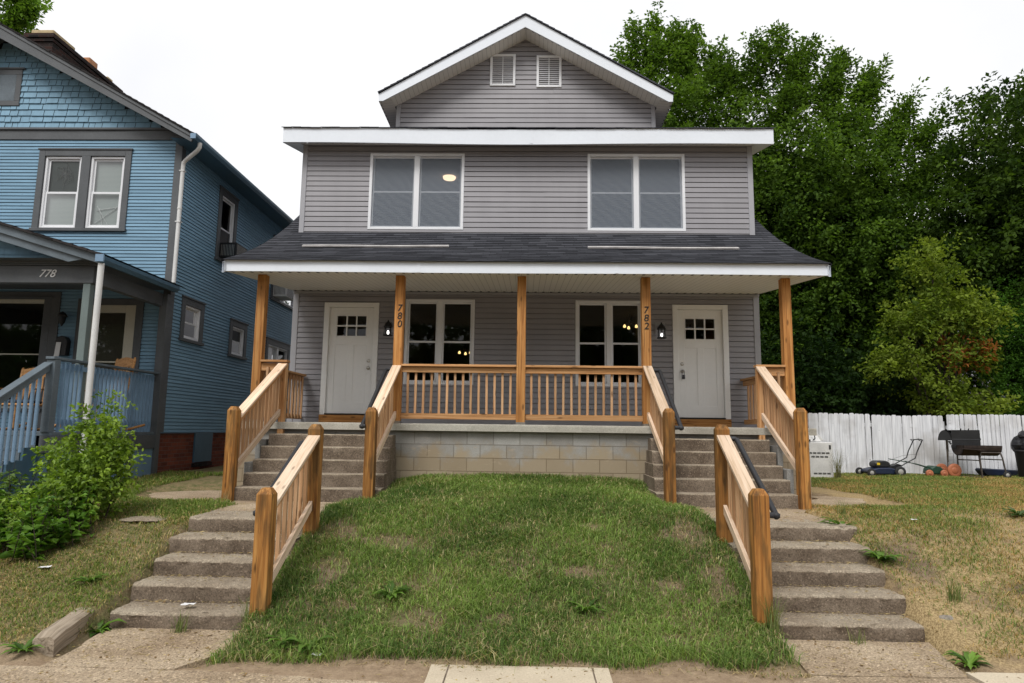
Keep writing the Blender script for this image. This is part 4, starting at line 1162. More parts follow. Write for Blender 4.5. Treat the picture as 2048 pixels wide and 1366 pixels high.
# porch of the blue house
PY = 9.95
mb = MB()
mb.box(-13.0, -6.70, PY - .07, PY + .07, 3.965, 4.235); mb.box(-13.0, -6.62, PY - .10, PY + .02, 4.24, 4.265); mb.box(-13.0, -6.60, PY - .12, PY + .02, 4.266, 4.31)
mb.box(-6.80, -6.68, PY + .07, 11.95, 3.97, 4.20)
mb.build('porch_beam', M['trim'], blue, bevel=.005)
text_mesh('house_number', '778', .17, M['paper'], blue, (-7.43, PY - .075, 4.105), shear=.32, ext=.006)
mb = MB(); mb.box(-6.86, -6.745, PY - .055, PY + .055, 1.7, 3.965); mb.build('porch_post', M['sage'], blue, bevel=.005)
mb = MB(); mb.box(-6.74, -6.60, 11.82, 11.95, .9, 4.20); mb.build('porch_post', M['trim'], blue, bevel=.005)
# porch gable, rake and roof
prz = lambda x: 4.34 + (-6.48 - x) * .30
mb = MB(); z = 4.31
while z < 6.0:
    x = -13 + random.uniform(0, .2)
    while x < -6.7:
        w_ = random.uniform(.12, .3)
        if prz(x + w_) - .16 > z + .05:
            o = random.uniform(0, 90)
            vs = [(x, PY - .02, z), (x + w_ - .006, PY - .02, z), (x + w_ - .006, PY, z + .13), (x, PY, z + .13)]
            mb.add(vs, [(0, 1, 2, 3)], [(q[2] + o, q[0] + o, 0) for q in vs])
        x += w_
    z += .115
    if z > 5.2: break
mb.build('porch_gable', M['blue_shake'], blue)
mb = MB()
mb.prism([(-6.42, prz(-6.42)), (-12, prz(-12)), (-12, prz(-12) - .13), (-6.42, prz(-6.42) - .12)], lambda u, v, d: (u, d, v), 9.60, 9.64)
mb.prism([(-6.7, prz(-6.7) - .12), (-12, prz(-12) - .13), (-12, prz(-12) - .25), (-6.95, prz(-6.7) - .165)], lambda u, v, d: (u, d, v), 9.64, 9.66)
mb.build('porch_rake', M['trim_rail'], blue)
mb = MB(); N = 24
for k in range(N):
    xa, xb = -6.38 - 5.6 * k / N, -6.38 - 5.6 * (k + 1) / N
    j = random.uniform(-.008, .008)
    mb.add([(xa, 9.55 + j, prz(xa) + .045), (xa, 12.0, prz(xa) + .045), (xb, 12.0, prz(xb) + .03), (xb, 9.55 + j, prz(xb) + .03)], [(0, 1, 2, 3)], [(0, k * .25, 0), (2.4, k * .25, 0), (2.4, k * .25 + .24, 0), (0, k * .25 + .24, 0)])
    mb.add([(xa, 9.55 + j, prz(xa) + .045), (xb, 9.55 + j, prz(xb) + .03), (xb, 9.55 + j, prz(xb) + .0), (xa, 9.55 + j, prz(xa) + .0)], [(0, 1, 2, 3)])
mb.build('porch_roof', M['old_shingle'], blue)
mb = MB(); mb.add([(-6.44, 9.65, 4.30), (-13, 9.65, 4.30), (-13, 12, 4.30), (-6.44, 12, 4.30)], [(0, 1, 2, 3)]); mb.build('porch_ceiling', M['trim'], blue)
mb = MB(); gutter(mb, -6.44, 9.55, 11.72, 4.21); mb.build('porch_gutter', M['gutter'], blue)
mb = MB(); mb.box(-6.46, -6.335, 9.52, 9.548, 4.22, 4.33); mb.build('gutter_end', M['blue_rail'], blue)
mb = MB(); mb.tube([(-6.41, 9.60, 4.22), (-6.41, 9.60, 1.6), (-6.44, 9.60, 1.0)], .045, 10)
mb.build('porch_downspout', M['white_pipe'], blue)
# deck, skirt and railing
mb = MB(); mb.box(-13.0, -6.64, 9.25, 11.98, 1.64, 1.69); mb.build('porch_deck', M['trim_rail'], blue)
mb = MB(); mb.box(-6.68, -6.61, 9.25, 11.95, 1.40, 1.635); mb.box(-13.0, -6.68, 9.25, 9.32, 1.40, 1.635); mb.box(-6.67, -6.605, 11.1 - .06, 11.1 + .06, .85, 1.40); mb.box(-6.67, -6.605, 9.25, 9.37, .85, 1.40)
mb.build('skirt_frame', M['trim'], blue, bevel=.004)
mb = MB(); mb.box(-6.665, -6.645, 9.3, 11.9, .8, 1.42); mb.box(-13, -6.665, 9.30, 9.32, .8, 1.42); mb.build('skirt_panel', M['blue_rail'], blue)
mb = MB(); mb.beam((-6.75, 9.2, 2.735), (-6.70, 11.85, 2.735), .13, .035)
pr = mb.build('porch_railing', M['trim_rail'], blue, bevel=.004)
mb = MB(); mb.box(-6.81, -6.69, 9.23, 9.35, 1.69, 2.715); mb.build('newel_post', M['trim_rail'], pr, bevel=.004)
for k in range(25):
    y = 9.44 + (11.75 - 9.44) * k / 24
    if abs(y - PY) < .08: continue
    mb = MB(); mb.beam((-6.705, y, 1.60 + random.uniform(0, .02)), (-6.705, y, 2.69), .018, .045, (1, 0, 0)); mb.build('baluster', M['blue_rail'], pr)
for zz in (1.84, 2.63):
    mb = MB(); mb.beam((-6.735, 9.35, zz), (-6.735, 11.85, zz), .035, .07); mb.build('cross_rail', M['blue_rail'], pr)
# front stairs with stepped stringer and railing
mb = MB()
for k in range(5):
    z = 1.64 - .165 * (k + 1); y = 9.25 - .27 * k
    mb.box(-8.6, -6.86, y - .29, y, z - .03, z + .005)
    mb.box(-8.6, -6.86, y - .015, y - .003, z + .006, z + .16)
st = mb.build('front_stairs', M['trim_rail'], blue)
mb = MB()
poly = [(9.25, 1.64)]
for k in range(6):
    y = 9.25 - .27 * k; z = 1.64 - .165 * (k + 1)
    poly += [(y, z), (y - .27, z)]
poly += [(7.63, .5), (9.25, .5)]
mb.prism(poly, lambda u, v, d: (d, u, v), -6.86, -6.82)
mb.build('stringer', M['gutter'], st)
mb = MB(); mb.vbeam((-6.79, 9.24, 2.60), (-6.79, 7.6, 1.60), .07, .10); mb.vbeam((-6.79, 9.24, 2.665), (-6.79, 7.6, 1.665), .13, .03)
sr = mb.build('stair_railing', M['trim_rail'], blue, bevel=.004)
for k in range(14):
    y = 9.12 - k * .112; zt = 2.60 - (9.24 - y) * .61
    mb = MB(); mb.beam((-6.80, y, zt - 1.0 + random.uniform(-.03, .03)), (-6.80, y, zt - .03), .02, .045, (1, 0, 0)); mb.build('baluster', M['blue_rail'], sr)

# things on the blue house's porch and windows
t = thing('mailbox', 'black wall mailbox with a white paper clipped on it beside the storm door', 'mailbox', (-8.53, 11.93, 3.04))
mb = MB(); mb.prism([(-8.63, 3.05), (-8.43, 3.05), (-8.42, 3.32), (-8.46, 3.39), (-8.53, 3.415), (-8.60, 3.39), (-8.64, 3.32)], lambda u, v, d: (u, d, v), 11.86, 11.975); mb.build('body', M['black'], t, bevel=.006)
mb = MB(); mb.prism([(-8.625, 3.03), (-8.53, 3.03), (-8.515, 3.29), (-8.605, 3.29)], lambda u, v, d: (u, d, v), 11.845, 11.848); mb.build('paper', M['paper'], t)
t = thing('wall_lantern', 'unlit dark wall lantern above the black mailbox on the blue porch', 'lamp', (-8.55, 11.95, 3.72))
mb = MB(); mb.lathe((-8.55, 11.86, 3.72), [(.01, .14), (.05, .11), (.09, .05), (.07, .04), (.05, -.06), (.025, -.10), (.01, -.13)], 10); mb.tube([(-8.55, 11.975, 3.78), (-8.55, 11.86, 3.80)], .012, 6); mb.build('body', M['black'], t)

def rocking_chair(x, y, z, rot, lab, hb=1.04):
    t = thing('rocking_chair', lab, 'chair', (x, y, z), 'rocking chairs on the blue porch')
    c, s_ = math.cos(rot), math.sin(rot)
    T = lambda a, b, h: (x + a * c - b * s_, y + a * s_ + b * c, z + h)     # a: right, b: backward
    m = M['chair_wood']
    seat = MB(); seat.prism([(-.26, -.24), (.26, -.24), (.23, .22), (-.23, .22)], lambda u, v, d: T(u, v, d), .40, .44); seat.build('seat', m, t, bevel=.012)
    for sx in (-1, 1):
        q = MB(); q.tube([T(.27 * sx, -.55, .10), T(.27 * sx, -.3, .035), T(.27 * sx, 0, .02), T(.27 * sx, .35, .05), T(.27 * sx, .6, .12)], .022, 6); q.build('rocker', m, t)
        q = MB(); q.tube([T(.25 * sx, -.2, .03), T(.24 * sx, -.2, .2), T(.23 * sx, -.2, .42)], [.022, .03, .02], 8); q.build('leg', m, t)
        q = MB(); q.tube([T(.25 * sx, .22, .04), T(.22 * sx, .2, .42)], .022, 8); q.build('leg', m, t)
        q = MB(); q.tube([T(.23 * sx, .2, .42), T(.25 * sx, .28, .8), T(.26 * sx, .34, hb - .02), T(.26 * sx, .345, hb + .02)], [.022, .024, .026, .012], 8); q.build('back_post', m, t)
        q = MB(); q.tube([T(.27 * sx, -.26, .42), T(.28 * sx, -.25, .66)], .018, 6); q.beam(T(.28 * sx, -.30, .67), T(.26 * sx, .24, .68), .07, .022); q.build('arm', m, t)
    q = MB()
    n = 8; poly = [(-.26, hb - .14)] + [(.26, hb - .14)] + [(.26 - .52 * k / n, hb - .02 + .05 * math.sin(math.pi * k / n)) for k in range(n + 1)]
    q.prism(poly, lambda u, v, d: T(u, .335 + d + (v - hb) * .15, v), -.012, .012)
    q.build('crest_rail', m, t, bevel=.004)
    for k in range(5):
        u = -.17 + .085 * k
        q = MB(); q.prism([(u - .014, .45), (u + .014, .45), (u + .018, .6), (u + .032, .72), (u + .016, hb - .13), (u - .016, hb - .13), (u - .032, .72), (u - .018, .6)], lambda a, v, d: T(a, .22 + d + (v - .45) * .2, v), -.008, .008); q.build('back_slat', m, t)
    q = MB(); q.prism([(-.22, -.2), (.22, -.2), (.2, .18), (-.2, .18)], lambda u, v, d: T(u, v, d), .445, .50); q.build('cushion', M['cushion'], t, bevel=.02)
    return t
rocking_chair(-8.25, 10.75, 1.69, .12, 'honey coloured wooden rocking chair with carved crest before the big porch window')
rocking_chair(-7.08, 10.95, 1.69, -.5, 'taller rocking chair half hidden behind the white downspout of the blue porch', 1.24)

def air_con(u, z, w_, h_, body, face, lab, d=.38):
    t = thing('air_conditioner', lab, 'air conditioner', (NX + .1, u, z), 'window air conditioners')
    P_ = BS
    mb = MB(); mbox(mb, P_, u, u + w_, -.1, d, z, z + h_); mb.build('case', body, t, bevel=.012)
    mb = MB()
    for k in range(9): mbox(mb, P_, u - .004, u - .0005, .05 + .033 * k, .06 + .033 * k, z + .05, z + h_ - .05)
    for k in range(12): mbox(mb, P_, u + .03, u + w_ - .03, d, d + .004, z + .03 + (h_ - .06) * k / 12, z + .037 + (h_ - .06) * k / 12)
    mb.build('grille', face, t)
    return t
air_con(13.78, 5.40, .55, .34, M['black'], M['steel'], 'black window air conditioner upstairs on the side of the blue house')
air_con(16.86, 5.18, .62, .40, M['appl'], M['slot'], 'white window air conditioner on the blue house above the wooden porch corner post')
# ------------------------------------------------------------ terrain
def sstep(a, b, x):
    t = np.clip((x - a) / (b - a), 0, 1); return t * t * (3 - 2 * t)
def hsum(x, y, seed, sc):
    r = np.random.default_rng(seed); o = 0
    for k in range(6):
        a = r.uniform(0, 6.28); f = sc * r.uniform(.6, 1.7)
        o = o + np.sin((x * np.cos(a) + y * np.sin(a)) * f + r.uniform(0, 6.28))
    return o / 6
def ground_z(x, y):
    x = np.asarray(x, float); y = np.asarray(y, float)
    mid = np.interp(y, [-400, 4.0, 5.36, 5.55, 6.1, 6.8, 7.5, 8.2, 9.0, 10.3, 13, 400], [0, 0, 0, .05, .20, .43, .66, .83, .95, 1.05, 1.05, 1.05])
    mid = mid - .16 * sstep(1.2, 2.5, np.abs(x + .1)) * sstep(8.0, 9.5, y)
    lft = np.interp(y, [-400, 4, 5.30, 5.5, 6.2, 6.9, 7.5, 8.3, 10, 12, 16, 400], [0, 0, 0, .07, .22, .46, .70, .80, .86, .93, .95, .95])
    rgt = np.interp(y, [-400, 4, 5.45, 5.7, 6.2, 6.9, 7.6, 8.4, 10, 13, 17, 30, 400], [0, 0, 0, .06, .20, .47, .74, .84, .85, .83, .83, .8, .8])
    wl = sstep(-3.9, -3.0, x); wr = sstep(2.6, 3.5, x)
    z = lft * (1 - wl) + mid * wl * (1 - wr) + rgt * wr
    k = sstep(5.4, 6.0, y) * (1 - sstep(20, 40, y))
    z = z + k * (.018 * hsum(x, y, 5, 2.2) + .010 * hsum(x, y, 6, 6.0))
    # flat, sunk beds under the concrete stairs, landings and paths
    def bed(x0, x1, y0, y1, zf, m=.12):
        nonlocal z
        wgt = sstep(x0 - m, x0, x) * (1 - sstep(x1, x1 + m, x)) * sstep(y0 - m, y0, y) * (1 - sstep(y1, y1 + m, y))
        z = z * (1 - wgt) + np.minimum(z, zf) * wgt
    bed(-3.72, -2.45, 5.30, 6.05, -.03, .10); bed(2.2, 3.5, 5.3, 6.15, -.03, .10)
    stair = np.clip((y - 6.0) / 1.55 * .8 - .30, -.05, .55)
    for x0, x1 in ((-3.74, -2.50), (2.2, 3.50)):
        wgt = sstep(x0 - .05, x0 + .05, x) * (1 - sstep(x1 - .05, x1 + .08, x)) * sstep(5.95, 6.05, y) * (1 - sstep(9.6, 9.7, y))
        z = z * (1 - wgt) + np.minimum(z, stair) * wgt
    bed(-4.1, -2.05, 8.9, 10.5, .6, .1); bed(1.85, 3.75, 8.9, 10.5, .6, .1)
    for px, py, rx, ry in ((-4.7, 9.75, .95, .85), (4.5, 10.1, .95, .9), (-3.1, 8.7, .7, .6), (2.85, 8.75, .7, .6)):
        wgt = 1 - sstep(.8, 1.25, np.sqrt(((x - px) / rx) ** 2 + ((y - py) / ry) ** 2))
        z = z * (1 - wgt) + .775 * wgt
    return z
gx = np.concatenate([[-420, -200, -90, -45, -28, -20, -16, -13], np.arange(-11, -6, .25), np.arange(-6, 5.6, .07), np.arange(5.6, 14, .22), [15, 17, 20, 26, 35, 50, 90, 200, 420]])
gy = np.concatenate([[-420, -150, -60, -25, -10, -4, 0, 3, 4.2], np.arange(4.6, 10.6, .07), np.arange(10.6, 20, .25), [21, 23, 26, 30, 36, 45, 70, 150, 420]])
GX, GY = np.meshgrid(gx, gy)
GZ = ground_z(GX, GY)
nv = np.stack([GX.ravel(), GY.ravel(), GZ.ravel()], 1)
W_ = len(gx); H_ = len(gy)
ii, jj = np.meshgrid(np.arange(W_ - 1), np.arange(H_ - 1))
b0 = (jj * W_ + ii).ravel()
lp = np.stack([b0, b0 + 1, b0 + W_ + 1, b0 + W_], 1).ravel()
g = fast_mesh('ground', nv, lp, 4, M['soil'], smooth=True)
tag(g, kind='structure')

def sheet(name, poly, z, mat, th=.05, kind='structure', nfun=None):
    """concrete sheet following a polygon; its rim is turned down into the soil"""
    mb = MB(); n = len(poly)
    top = [(x, y, z if not nfun else nfun(x, y)) for x, y in poly]
    mb.add(top, [tuple(range(n))])
    for i in range(n):
        a, b = top[i], top[(i + 1) % n]
        mb.add([a, b, (b[0], b[1], b[2] - th), (a[0], a[1], a[2] - th)], [(0, 1, 2, 3)])
    o = mb.build(name, mat); tag(o, kind=kind); return o
def ragged(poly, amp=.02, step=.12, seed=1):
    r = random.Random(seed); out_ = []
    for (a, b) in zip(poly, poly[1:] + poly[:1]):
        n = max(1, int(math.dist(a, b) / step))
        for k in range(n):
            t = k / n; out_.append((a[0] + (b[0] - a[0]) * t + r.uniform(-amp, amp), a[1] + (b[1] - a[1]) * t + r.uniform(-amp, amp)))
    return out_
sheet('road', [(-200, -9), (200, -9), (200, 1.5), (-200, 1.5)], .004, M['asphalt'], .05)
sheet('pavement', ragged([(-30, 3.7), (-.74, 3.7), (-.74, 4.92), (-1.3, 5.02), (-2.1, 5.12), (-3.3, 5.15), (-30, 5.0)], .02, .15, 3), .010, M['walk'])
sheet('pavement', [(-.70, 3.7), (.62, 3.7), (.64, 5.35), (-.71, 5.35)], .016, M['walk_new'])
sheet('pavement', ragged([(.70, 3.7), (3.30, 3.7), (3.32, 5.30), (2.2, 5.28), (1.75, 5.0), (.72, 4.9)], .02, .15, 5), .010, M['walk'])
sheet('pavement', [(3.36, 3.7), (30, 3.7), (30, 5.62), (3.36, 5.42)], .016, M['walk_new'])
mb = MB()
for x in (-.58, .51): mb.add([(x, 4.0, .0175), (x + .012, 4.0, .0175), (x + .012, 5.34, .0175), (x, 5.34, .0175)], [(0, 1, 2, 3)])
o = mb.build('pavement_joint', M['step_riser']); tag(o, kind='structure')
sheet('path', ragged([(-3.60, 5.16), (-2.6, 5.14), (-2.42, 5.55), (-2.42, 6.12), (-3.70, 6.12), (-3.62, 5.6)], .015, .12, 7), .014, M['walk'])
sheet('path', ragged([(2.15, 5.30), (3.32, 5.32), (3.42, 5.75), (3.52, 6.15), (2.2, 6.15)], .012, .12, 8), .014, M['walk'])
sheet('path', ragged([(-3.72, 7.9), (-2.45, 7.9), (-2.42, 9.22), (-2.05, 9.25), (-4.05, 9.22), (-4.3, 8.98), (-5.0, 9.15), (-5.55, 9.6), (-5.75, 10.3), (-5.6, 11.6), (-4.7, 11.6), (-4.65, 10.2), (-4.1, 9.6), (-4.02, 9.25)][:2] + [(-2.35, 9.3), (-4.0, 9.3)], .015, .15, 9), .797, M['walk'], .1)
sheet('path', ragged([(-4.0, 9.05), (-4.6, 9.02), (-5.3, 9.45), (-5.72, 10.25), (-5.5, 11.9), (-4.75, 11.9), (-4.62, 10.3), (-4.0, 9.75)], .02, .12, 10), .803, M['walk'], .1)
sheet('path', ragged([(2.2, 7.9), (3.5, 7.9), (3.85, 9.3), (1.9, 9.3)], .015, .15, 11), .799, M['walk'], .1)
sheet('path', ragged([(3.62, 9.25), (4.3, 9.3), (5.0, 10.1), (5.45, 11.2), (5.5, 12.6), (4.55, 12.6), (4.5, 10.5), (3.75, 9.95)], .02, .12, 12), .81, M['walk'], .1)

# ------------------------------------------------------------ concrete stairs
def upper_steps(x0, x1, lab, seed, tilt):
    t = thing('concrete_steps', lab, 'steps', ((x0 + x1) / 2, 9.2, .8), 'concrete steps')
    ys = [10.08, 9.86, 9.65, 9.43, 9.21]; r_ = (1.885 - .80) / 6
    for k, y in enumerate(ys):
        mb = MB(); z = 1.885 - r_ * (k + 1)
        e = .05 * k
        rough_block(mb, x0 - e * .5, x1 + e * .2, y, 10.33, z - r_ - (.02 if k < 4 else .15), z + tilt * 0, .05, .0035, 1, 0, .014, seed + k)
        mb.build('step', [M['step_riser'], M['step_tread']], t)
    a, b = (x0 - .13, x0 - .04) if x0 < 0 else (x1 + .04, x1 + .13)
    mb = MB(); mb.box(a, b, 9.55, 10.39, .6, 1.30); mb.build('cheek_block', M['block_grey'], t, bevel=.008)
    mb = MB(); mb.box(a + .005, b - .005, 9.9, 10.38, 1.303, 1.62); mb.build('cheek_block', M['block_grey'], t, bevel=.008)
    return t
upper_steps(-3.90, -2.02, 'upper flight of worn concrete steps climbing to the left white door', 20, 0)
upper_steps(1.86, 3.62, 'upper flight of worn concrete steps climbing to the right white door', 40, 0)
def lower_steps(xl, xr, lab, seed, dy):
    t = thing('concrete_steps', lab, 'steps', ((xl[0] + xr[0]) / 2, 6.0, 0), 'concrete steps')
    ys = [7.50, 7.15, 6.81, 6.47, 6.12]
    for k, y in enumerate(ys):
        mb = MB(); z = .80 - .16 * k
        x0, x1 = xl[k], xr[k]
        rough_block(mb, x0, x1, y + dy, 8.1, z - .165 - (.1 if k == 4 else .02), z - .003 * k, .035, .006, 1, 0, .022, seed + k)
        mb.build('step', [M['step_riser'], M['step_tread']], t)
    return t
lower_steps([-3.74, -3.76, -3.72, -3.73, -3.70], [-2.42] * 4 + [-2.36], 'lower flight of rough concrete steps rising from the pavement beside the shrub side lawn', 60, .0)
lower_steps([2.16, 2.16, 2.14, 2.12, 2.16], [3.62, 3.58, 3.54, 3.54, 3.49], 'lower flight of rough concrete steps rising beside the dry grass bank', 80, .04)

# ------------------------------------------------------------ wooden stair railings
def chamfer_post(mb, x, y, z0, z1, s=.07):
    h = .055
    vs = []
    for a, z in ((s, z0), (s, z1 - h), (s * .55, z1)):
        vs += [(x - a, y - a, z), (x + a, y - a, z), (x + a, y + a, z), (x - a, y + a, z)]
    off = random.uniform(0, 50)
    gs = [(v[2] + off, v[0] - x + off, v[1] - y + off) for v in vs]
    fs = []
    for k in (0, 4):
        for i in range(4): fs.append((k + i, k + (i + 1) % 4, k + 4 + (i + 1) % 4, k + 4 + i))
    fs += [(8, 9, 10, 11), (3, 2, 1, 0)]
    mb.add(vs, fs, gs)
def stair_railing(lab, lo, up_, cap, bot, n, bside, pipe=None, up_post=True, post_lo=True):
    """lo / up_: (x, y, z0, z1) posts; cap, bot: ((y, z), (y, z)); balusters hang on side bside"""
    t = thing('stair_railing', lab, 'railing', (lo[0], lo[1], lo[2] + .1), 'wooden stair railings')
    mb = MB(); chamfer_post(mb, *lo); mb.build('post', M['post'], t, bevel=.004)
    if up_post:
        mb = MB(); chamfer_post(mb, *up_); mb.build('post', M['post'], t, bevel=.004)
    X = lambda y: lo[0] + (up_[0] - lo[0]) * (y - lo[1]) / (up_[1] - lo[1])
    (y0, z0), (y1, z1) = cap
    mb = MB(); mb.vbeam((X(y0), y0, z0 - .02), (X(y1), y1, z1 - .02), .14, .044); mb.build('cap_rail', M['cap'], t, bevel=.004)
    mb = MB(); mb.vbeam((X(y0), y0, z0 - .094), (X(y1), y1, z1 - .094), .038, .10); mb.build('top_rail', M['rail'], t, bevel=.003)
    (c0, d0), (c1, d1) = bot
    mb = MB(); mb.vbeam((X(c0), c0, d0), (X(c1), c1, d1), .04, .10); mb.build('bottom_rail', M['cap'], t, bevel=.003)
    for i in range(n):
        y = y0 + (y1 - y0) * (i + .6) / (n + .2)
        zt = z0 + (z1 - z0) * (y - y0) / (y1 - y0) - .045; zb = d0 + (d1 - d0) * (y - c0) / (c1 - c0) - .045
        mb = MB(); j = random.uniform(-.003, .003)
        mb.beam((X(y) + bside * .038 + j, y, zb), (X(y) + bside * .038 - j, y, zt), .036, .036, (1, 0, 0)); mb.build('baluster', M['bal'], t, bevel=.002)
    if pipe:
        (a, b, px) = pipe
        dx = 1 if px > X(a[0]) else -1
        A = Vector((px, a[0], a[1])); B = Vector((px, b[0], b[1]))
        inn = lambda p: Vector((X(p.y) + .06 * dx, p.y, p.z))
        d = (B - A).normalized()
        mb = MB(); mb.tube([inn(A), A + Vector((-.02 * dx, 0, 0)), A + d * .03, B - d * .03, B + Vector((-.02 * dx, 0, 0)), inn(B)], .029, 10)
        mb.lathe(A - Vector((0, 0, .012)), [(.012, -.026), (.036, -.008), (.038, .024), (.012, .042)], 10)
        mb.build('handrail', M['foam'], t)
    return t
stair_railing('wooden railing with two square posts and black handrail along the lower left steps', (-2.325, 6.05, .05, 1.26), (-2.37, 7.50, .45, 1.84),
              ((6.12, 1.12), (7.43, 1.715)), ((6.12, .36), (7.43, .95)), 8, -1, ((6.47, .985), (7.66, 1.635), -2.575))
stair_railing('wooden railing with two square posts and black handrail along the lower right steps', (2.05, 6.03, .08, 1.315), (2.155, 7.45, .5, 1.89),
              ((6.10, 1.17), (7.38, 1.775)), ((6.10, .40), (7.38, .98)), 8, 1, ((6.43, 1.04), (7.55, 1.735), 2.345))
stair_railing('inner sloping wooden railing with black handrail from the post numbered 780', (-2.125, 9.13, .75, 2.085), (-2.045, 10.43, 1.9, 2.8),
              ((9.20, 1.99), (10.36, 2.79)), ((9.20, 1.27), (10.36, 2.02)), 10, -1, ((9.05, 1.83), (10.46, 2.73), -2.235), False)
stair_railing('inner sloping wooden railing with black handrail from the post numbered 782', (1.935, 9.15, .8, 2.12), (1.875, 10.43, 1.9, 2.8),
              ((9.22, 2.03), (10.36, 2.82)), ((9.22, 1.30), (10.36, 2.05)), 10, 1, ((9.07, 1.86), (10.46, 2.76), 2.085), False)
stair_railing('outermost sloping wooden railing, without handrail, nearest the blue house', (-4.065, 9.2, .6, 2.08), (-3.84, 10.36, 1.9, 2.8),
              ((9.27, 1.97), (10.33, 2.80)), ((9.27, 1.22), (10.31, 2.03)), 12, -1, None, False)
stair_railing('outermost sloping wooden railing, without handrail, nearest the white picket fence', (3.735, 9.2, .65, 2.15), (3.61, 10.36, 1.9, 2.8),
              ((9.27, 2.03), (10.33, 2.83)), ((9.27, 1.28), (10.31, 2.06)), 12, 1, None, False)

# ------------------------------------------------------------ small things in the yard
def timber():
    a, b = Vector((-3.79, 5.42, .085)), Vector((-3.98, 6.52, .15))
    mb = MB(); N = 14; r = random.Random(3)
    d = (b - a); side_ = Vector((d.y, -d.x, 0)).normalized()
    vs = []; gs = []
    for i in range(N + 1):
        p = a + d * i / N
        for (u, v) in ((-.085, -.09), (-.085, .05), (-.06, .068), (.06, .066), (.085, .048), (.085, -.09)):
            e = .004
            k = .02 if i in (0, N) else 0
            vs.append(p + side_ * (u * (1 - k * 4) + r.uniform(-e, e)) + Vector((0, 0, v - k + r.uniform(-e, e)))); gs.append((i / N * 1.1, u, v))
    fs = []
    for i in range(N):
        for k in range(6): fs.append((i * 6 + k, i * 6 + (k + 1) % 6, (i + 1) * 6 + (k + 1) % 6, (i + 1) * 6 + k))
    fs += [tuple(range(6))[::-1], tuple(range(N * 6, N * 6 + 6))]
    mb.add(vs, fs, gs)
    o = mb.build('landscape_timber', M['old_wood'], None, origin=a)
    tag(o, 'weathered grey timber edging the lawn left of the lowest step', 'timber')
timber()
def lump(name, p, s, mat, seed, lab, cat, group=None, n=2, flat=.6):
    bm = bmesh.new(); bmesh.ops.create_icosphere(bm, subdivisions=n, radius=1)
    r = np.random.default_rng(seed); ph = r.uniform(0, 6, 9)
    for v in bm.verts:
        c = v.co.copy()
        k = 1 + .18 * math.sin(c.x * 2.3 + ph[0]) + .14 * math.sin(c.y * 3.1 + ph[1]) + .1 * math.sin(c.z * 4 + ph[2]) + r.normal(0, .03)
        v.co = Vector((c.x * s * k, c.y * s * k * .8, c.z * s * flat * k))
    me = bpy.data.meshes.new(name); bm.to_mesh(me); bm.free(); me.materials.append(mat)
    o = bpy.data.objects.new(name, me); COL.objects.link(o); o.location = p
    tag(o, lab, cat, group); return o
lump('rock', (3.70, 6.22, .16), .09, M['rock'], 3, 'grey fist sized rock at the right end of the lowest right step', 'rock')
lump('rock', (-4.35, 7.72, .745), .26, M['step_tread'], 5, 'flat pale rock sunk in the left lawn beside the upper lower steps', 'rock', None, 3, .10)
def litter(p, s, seed, lab):
    r = np.random.default_rng(seed); mb = MB()
    n = 4; vs = [(p[0] + (i / n - .5) * s * 1.4, p[1] + (j / n - .5) * s, p[2] + .012 + abs(r.normal(0, s * .07))) for j in range(n + 1) for i in range(n + 1)]
    mb.add(vs, [(j * (n + 1) + i, j * (n + 1) + i + 1, (j + 1) * (n + 1) + i + 1, (j + 1) * (n + 1) + i) for j in range(n) for i in range(n)])
    o = mb.build('paper_scrap', M['paper'], None, origin=p); tag(o, lab, 'litter', 'scraps of litter')
gzf = lambda x, y: float(ground_z(x, y))
litter((-4.72, 6.66, gzf(-4.72, 6.66) + .02), .07, 1, 'crumpled white paper on the left lawn below the shrub')
litter((-3.08, 6.28, .17), .08, 2, 'torn white paper lying on the lowest left step')
litter((-1.62, 5.42, gzf(-1.62, 5.42) + .02), .06, 3, 'white scrap at the front edge of the green bank')
litter((4.5, 8.0, gzf(4.5, 8.0) + .02), .05, 4, 'tiny white scrap on the dry grass bank at right')

# ------------------------------------------------------------ white fence and what stands before it
fence = thing('picket_fence', 'weathered white board fence with dog eared pickets along the back yard', 'fence', (9.5, 17, .8))
def pickets(x0, x1, y0, y1, w_, zt, lean=0.0, seed=0, gap=.006, drop=0.0):
    r = random.Random(seed); mb = MB()
    n = int(round((x1 - x0) / w_))
    for k in range(n):
        t = (k + .5) / n; x = x0 + (x1 - x0) * t; y = y0 + (y1 - y0) * t
        hw = (x1 - x0) / n / 2 - gap / 2; z1 = zt - drop * t + r.uniform(-.012, .012); z0 = .80
        lx = lean + r.uniform(-.006, .006); dy = r.uniform(-.006, .006); c = min(.035, hw * .5)
        pl_ = [(-hw, z0), (hw, z0), (hw, z1 - c), (hw - c * .55, z1 - .006), (hw - c, z1), (-hw + c, z1), (-hw + c * .55, z1 - .006), (-hw, z1 - c)]
        off = r.uniform(0, 60); m = len(pl_)
        vs = [(x + u + lx * (v - z0), y + dy, v) for u, v in pl_] + [(x + u + lx * (v - z0), y + dy + .018, v) for u, v in pl_]
        gs = [(v + off, u + off, 0) for u, v in pl_] * 2
        mb.add(vs, [tuple(range(m))[::-1], tuple(range(m, 2 * m))] + [(i, (i + 1) % m, m + (i + 1) % m, m + i) for i in range(m)], gs)
    mb.build('picket_panel', M['fence'], fence)
pickets(4.4, 8.63, 17.0, 17.0, .128, 2.325, 0, 1)
pickets(8.64, 10.42, 16.98, 17.0, .128, 2.285, .01, 2, drop=-.01)
pickets(10.50, 15.5, 16.95, 16.2, .098, 2.325, 0, 3, .004)
mb = MB()
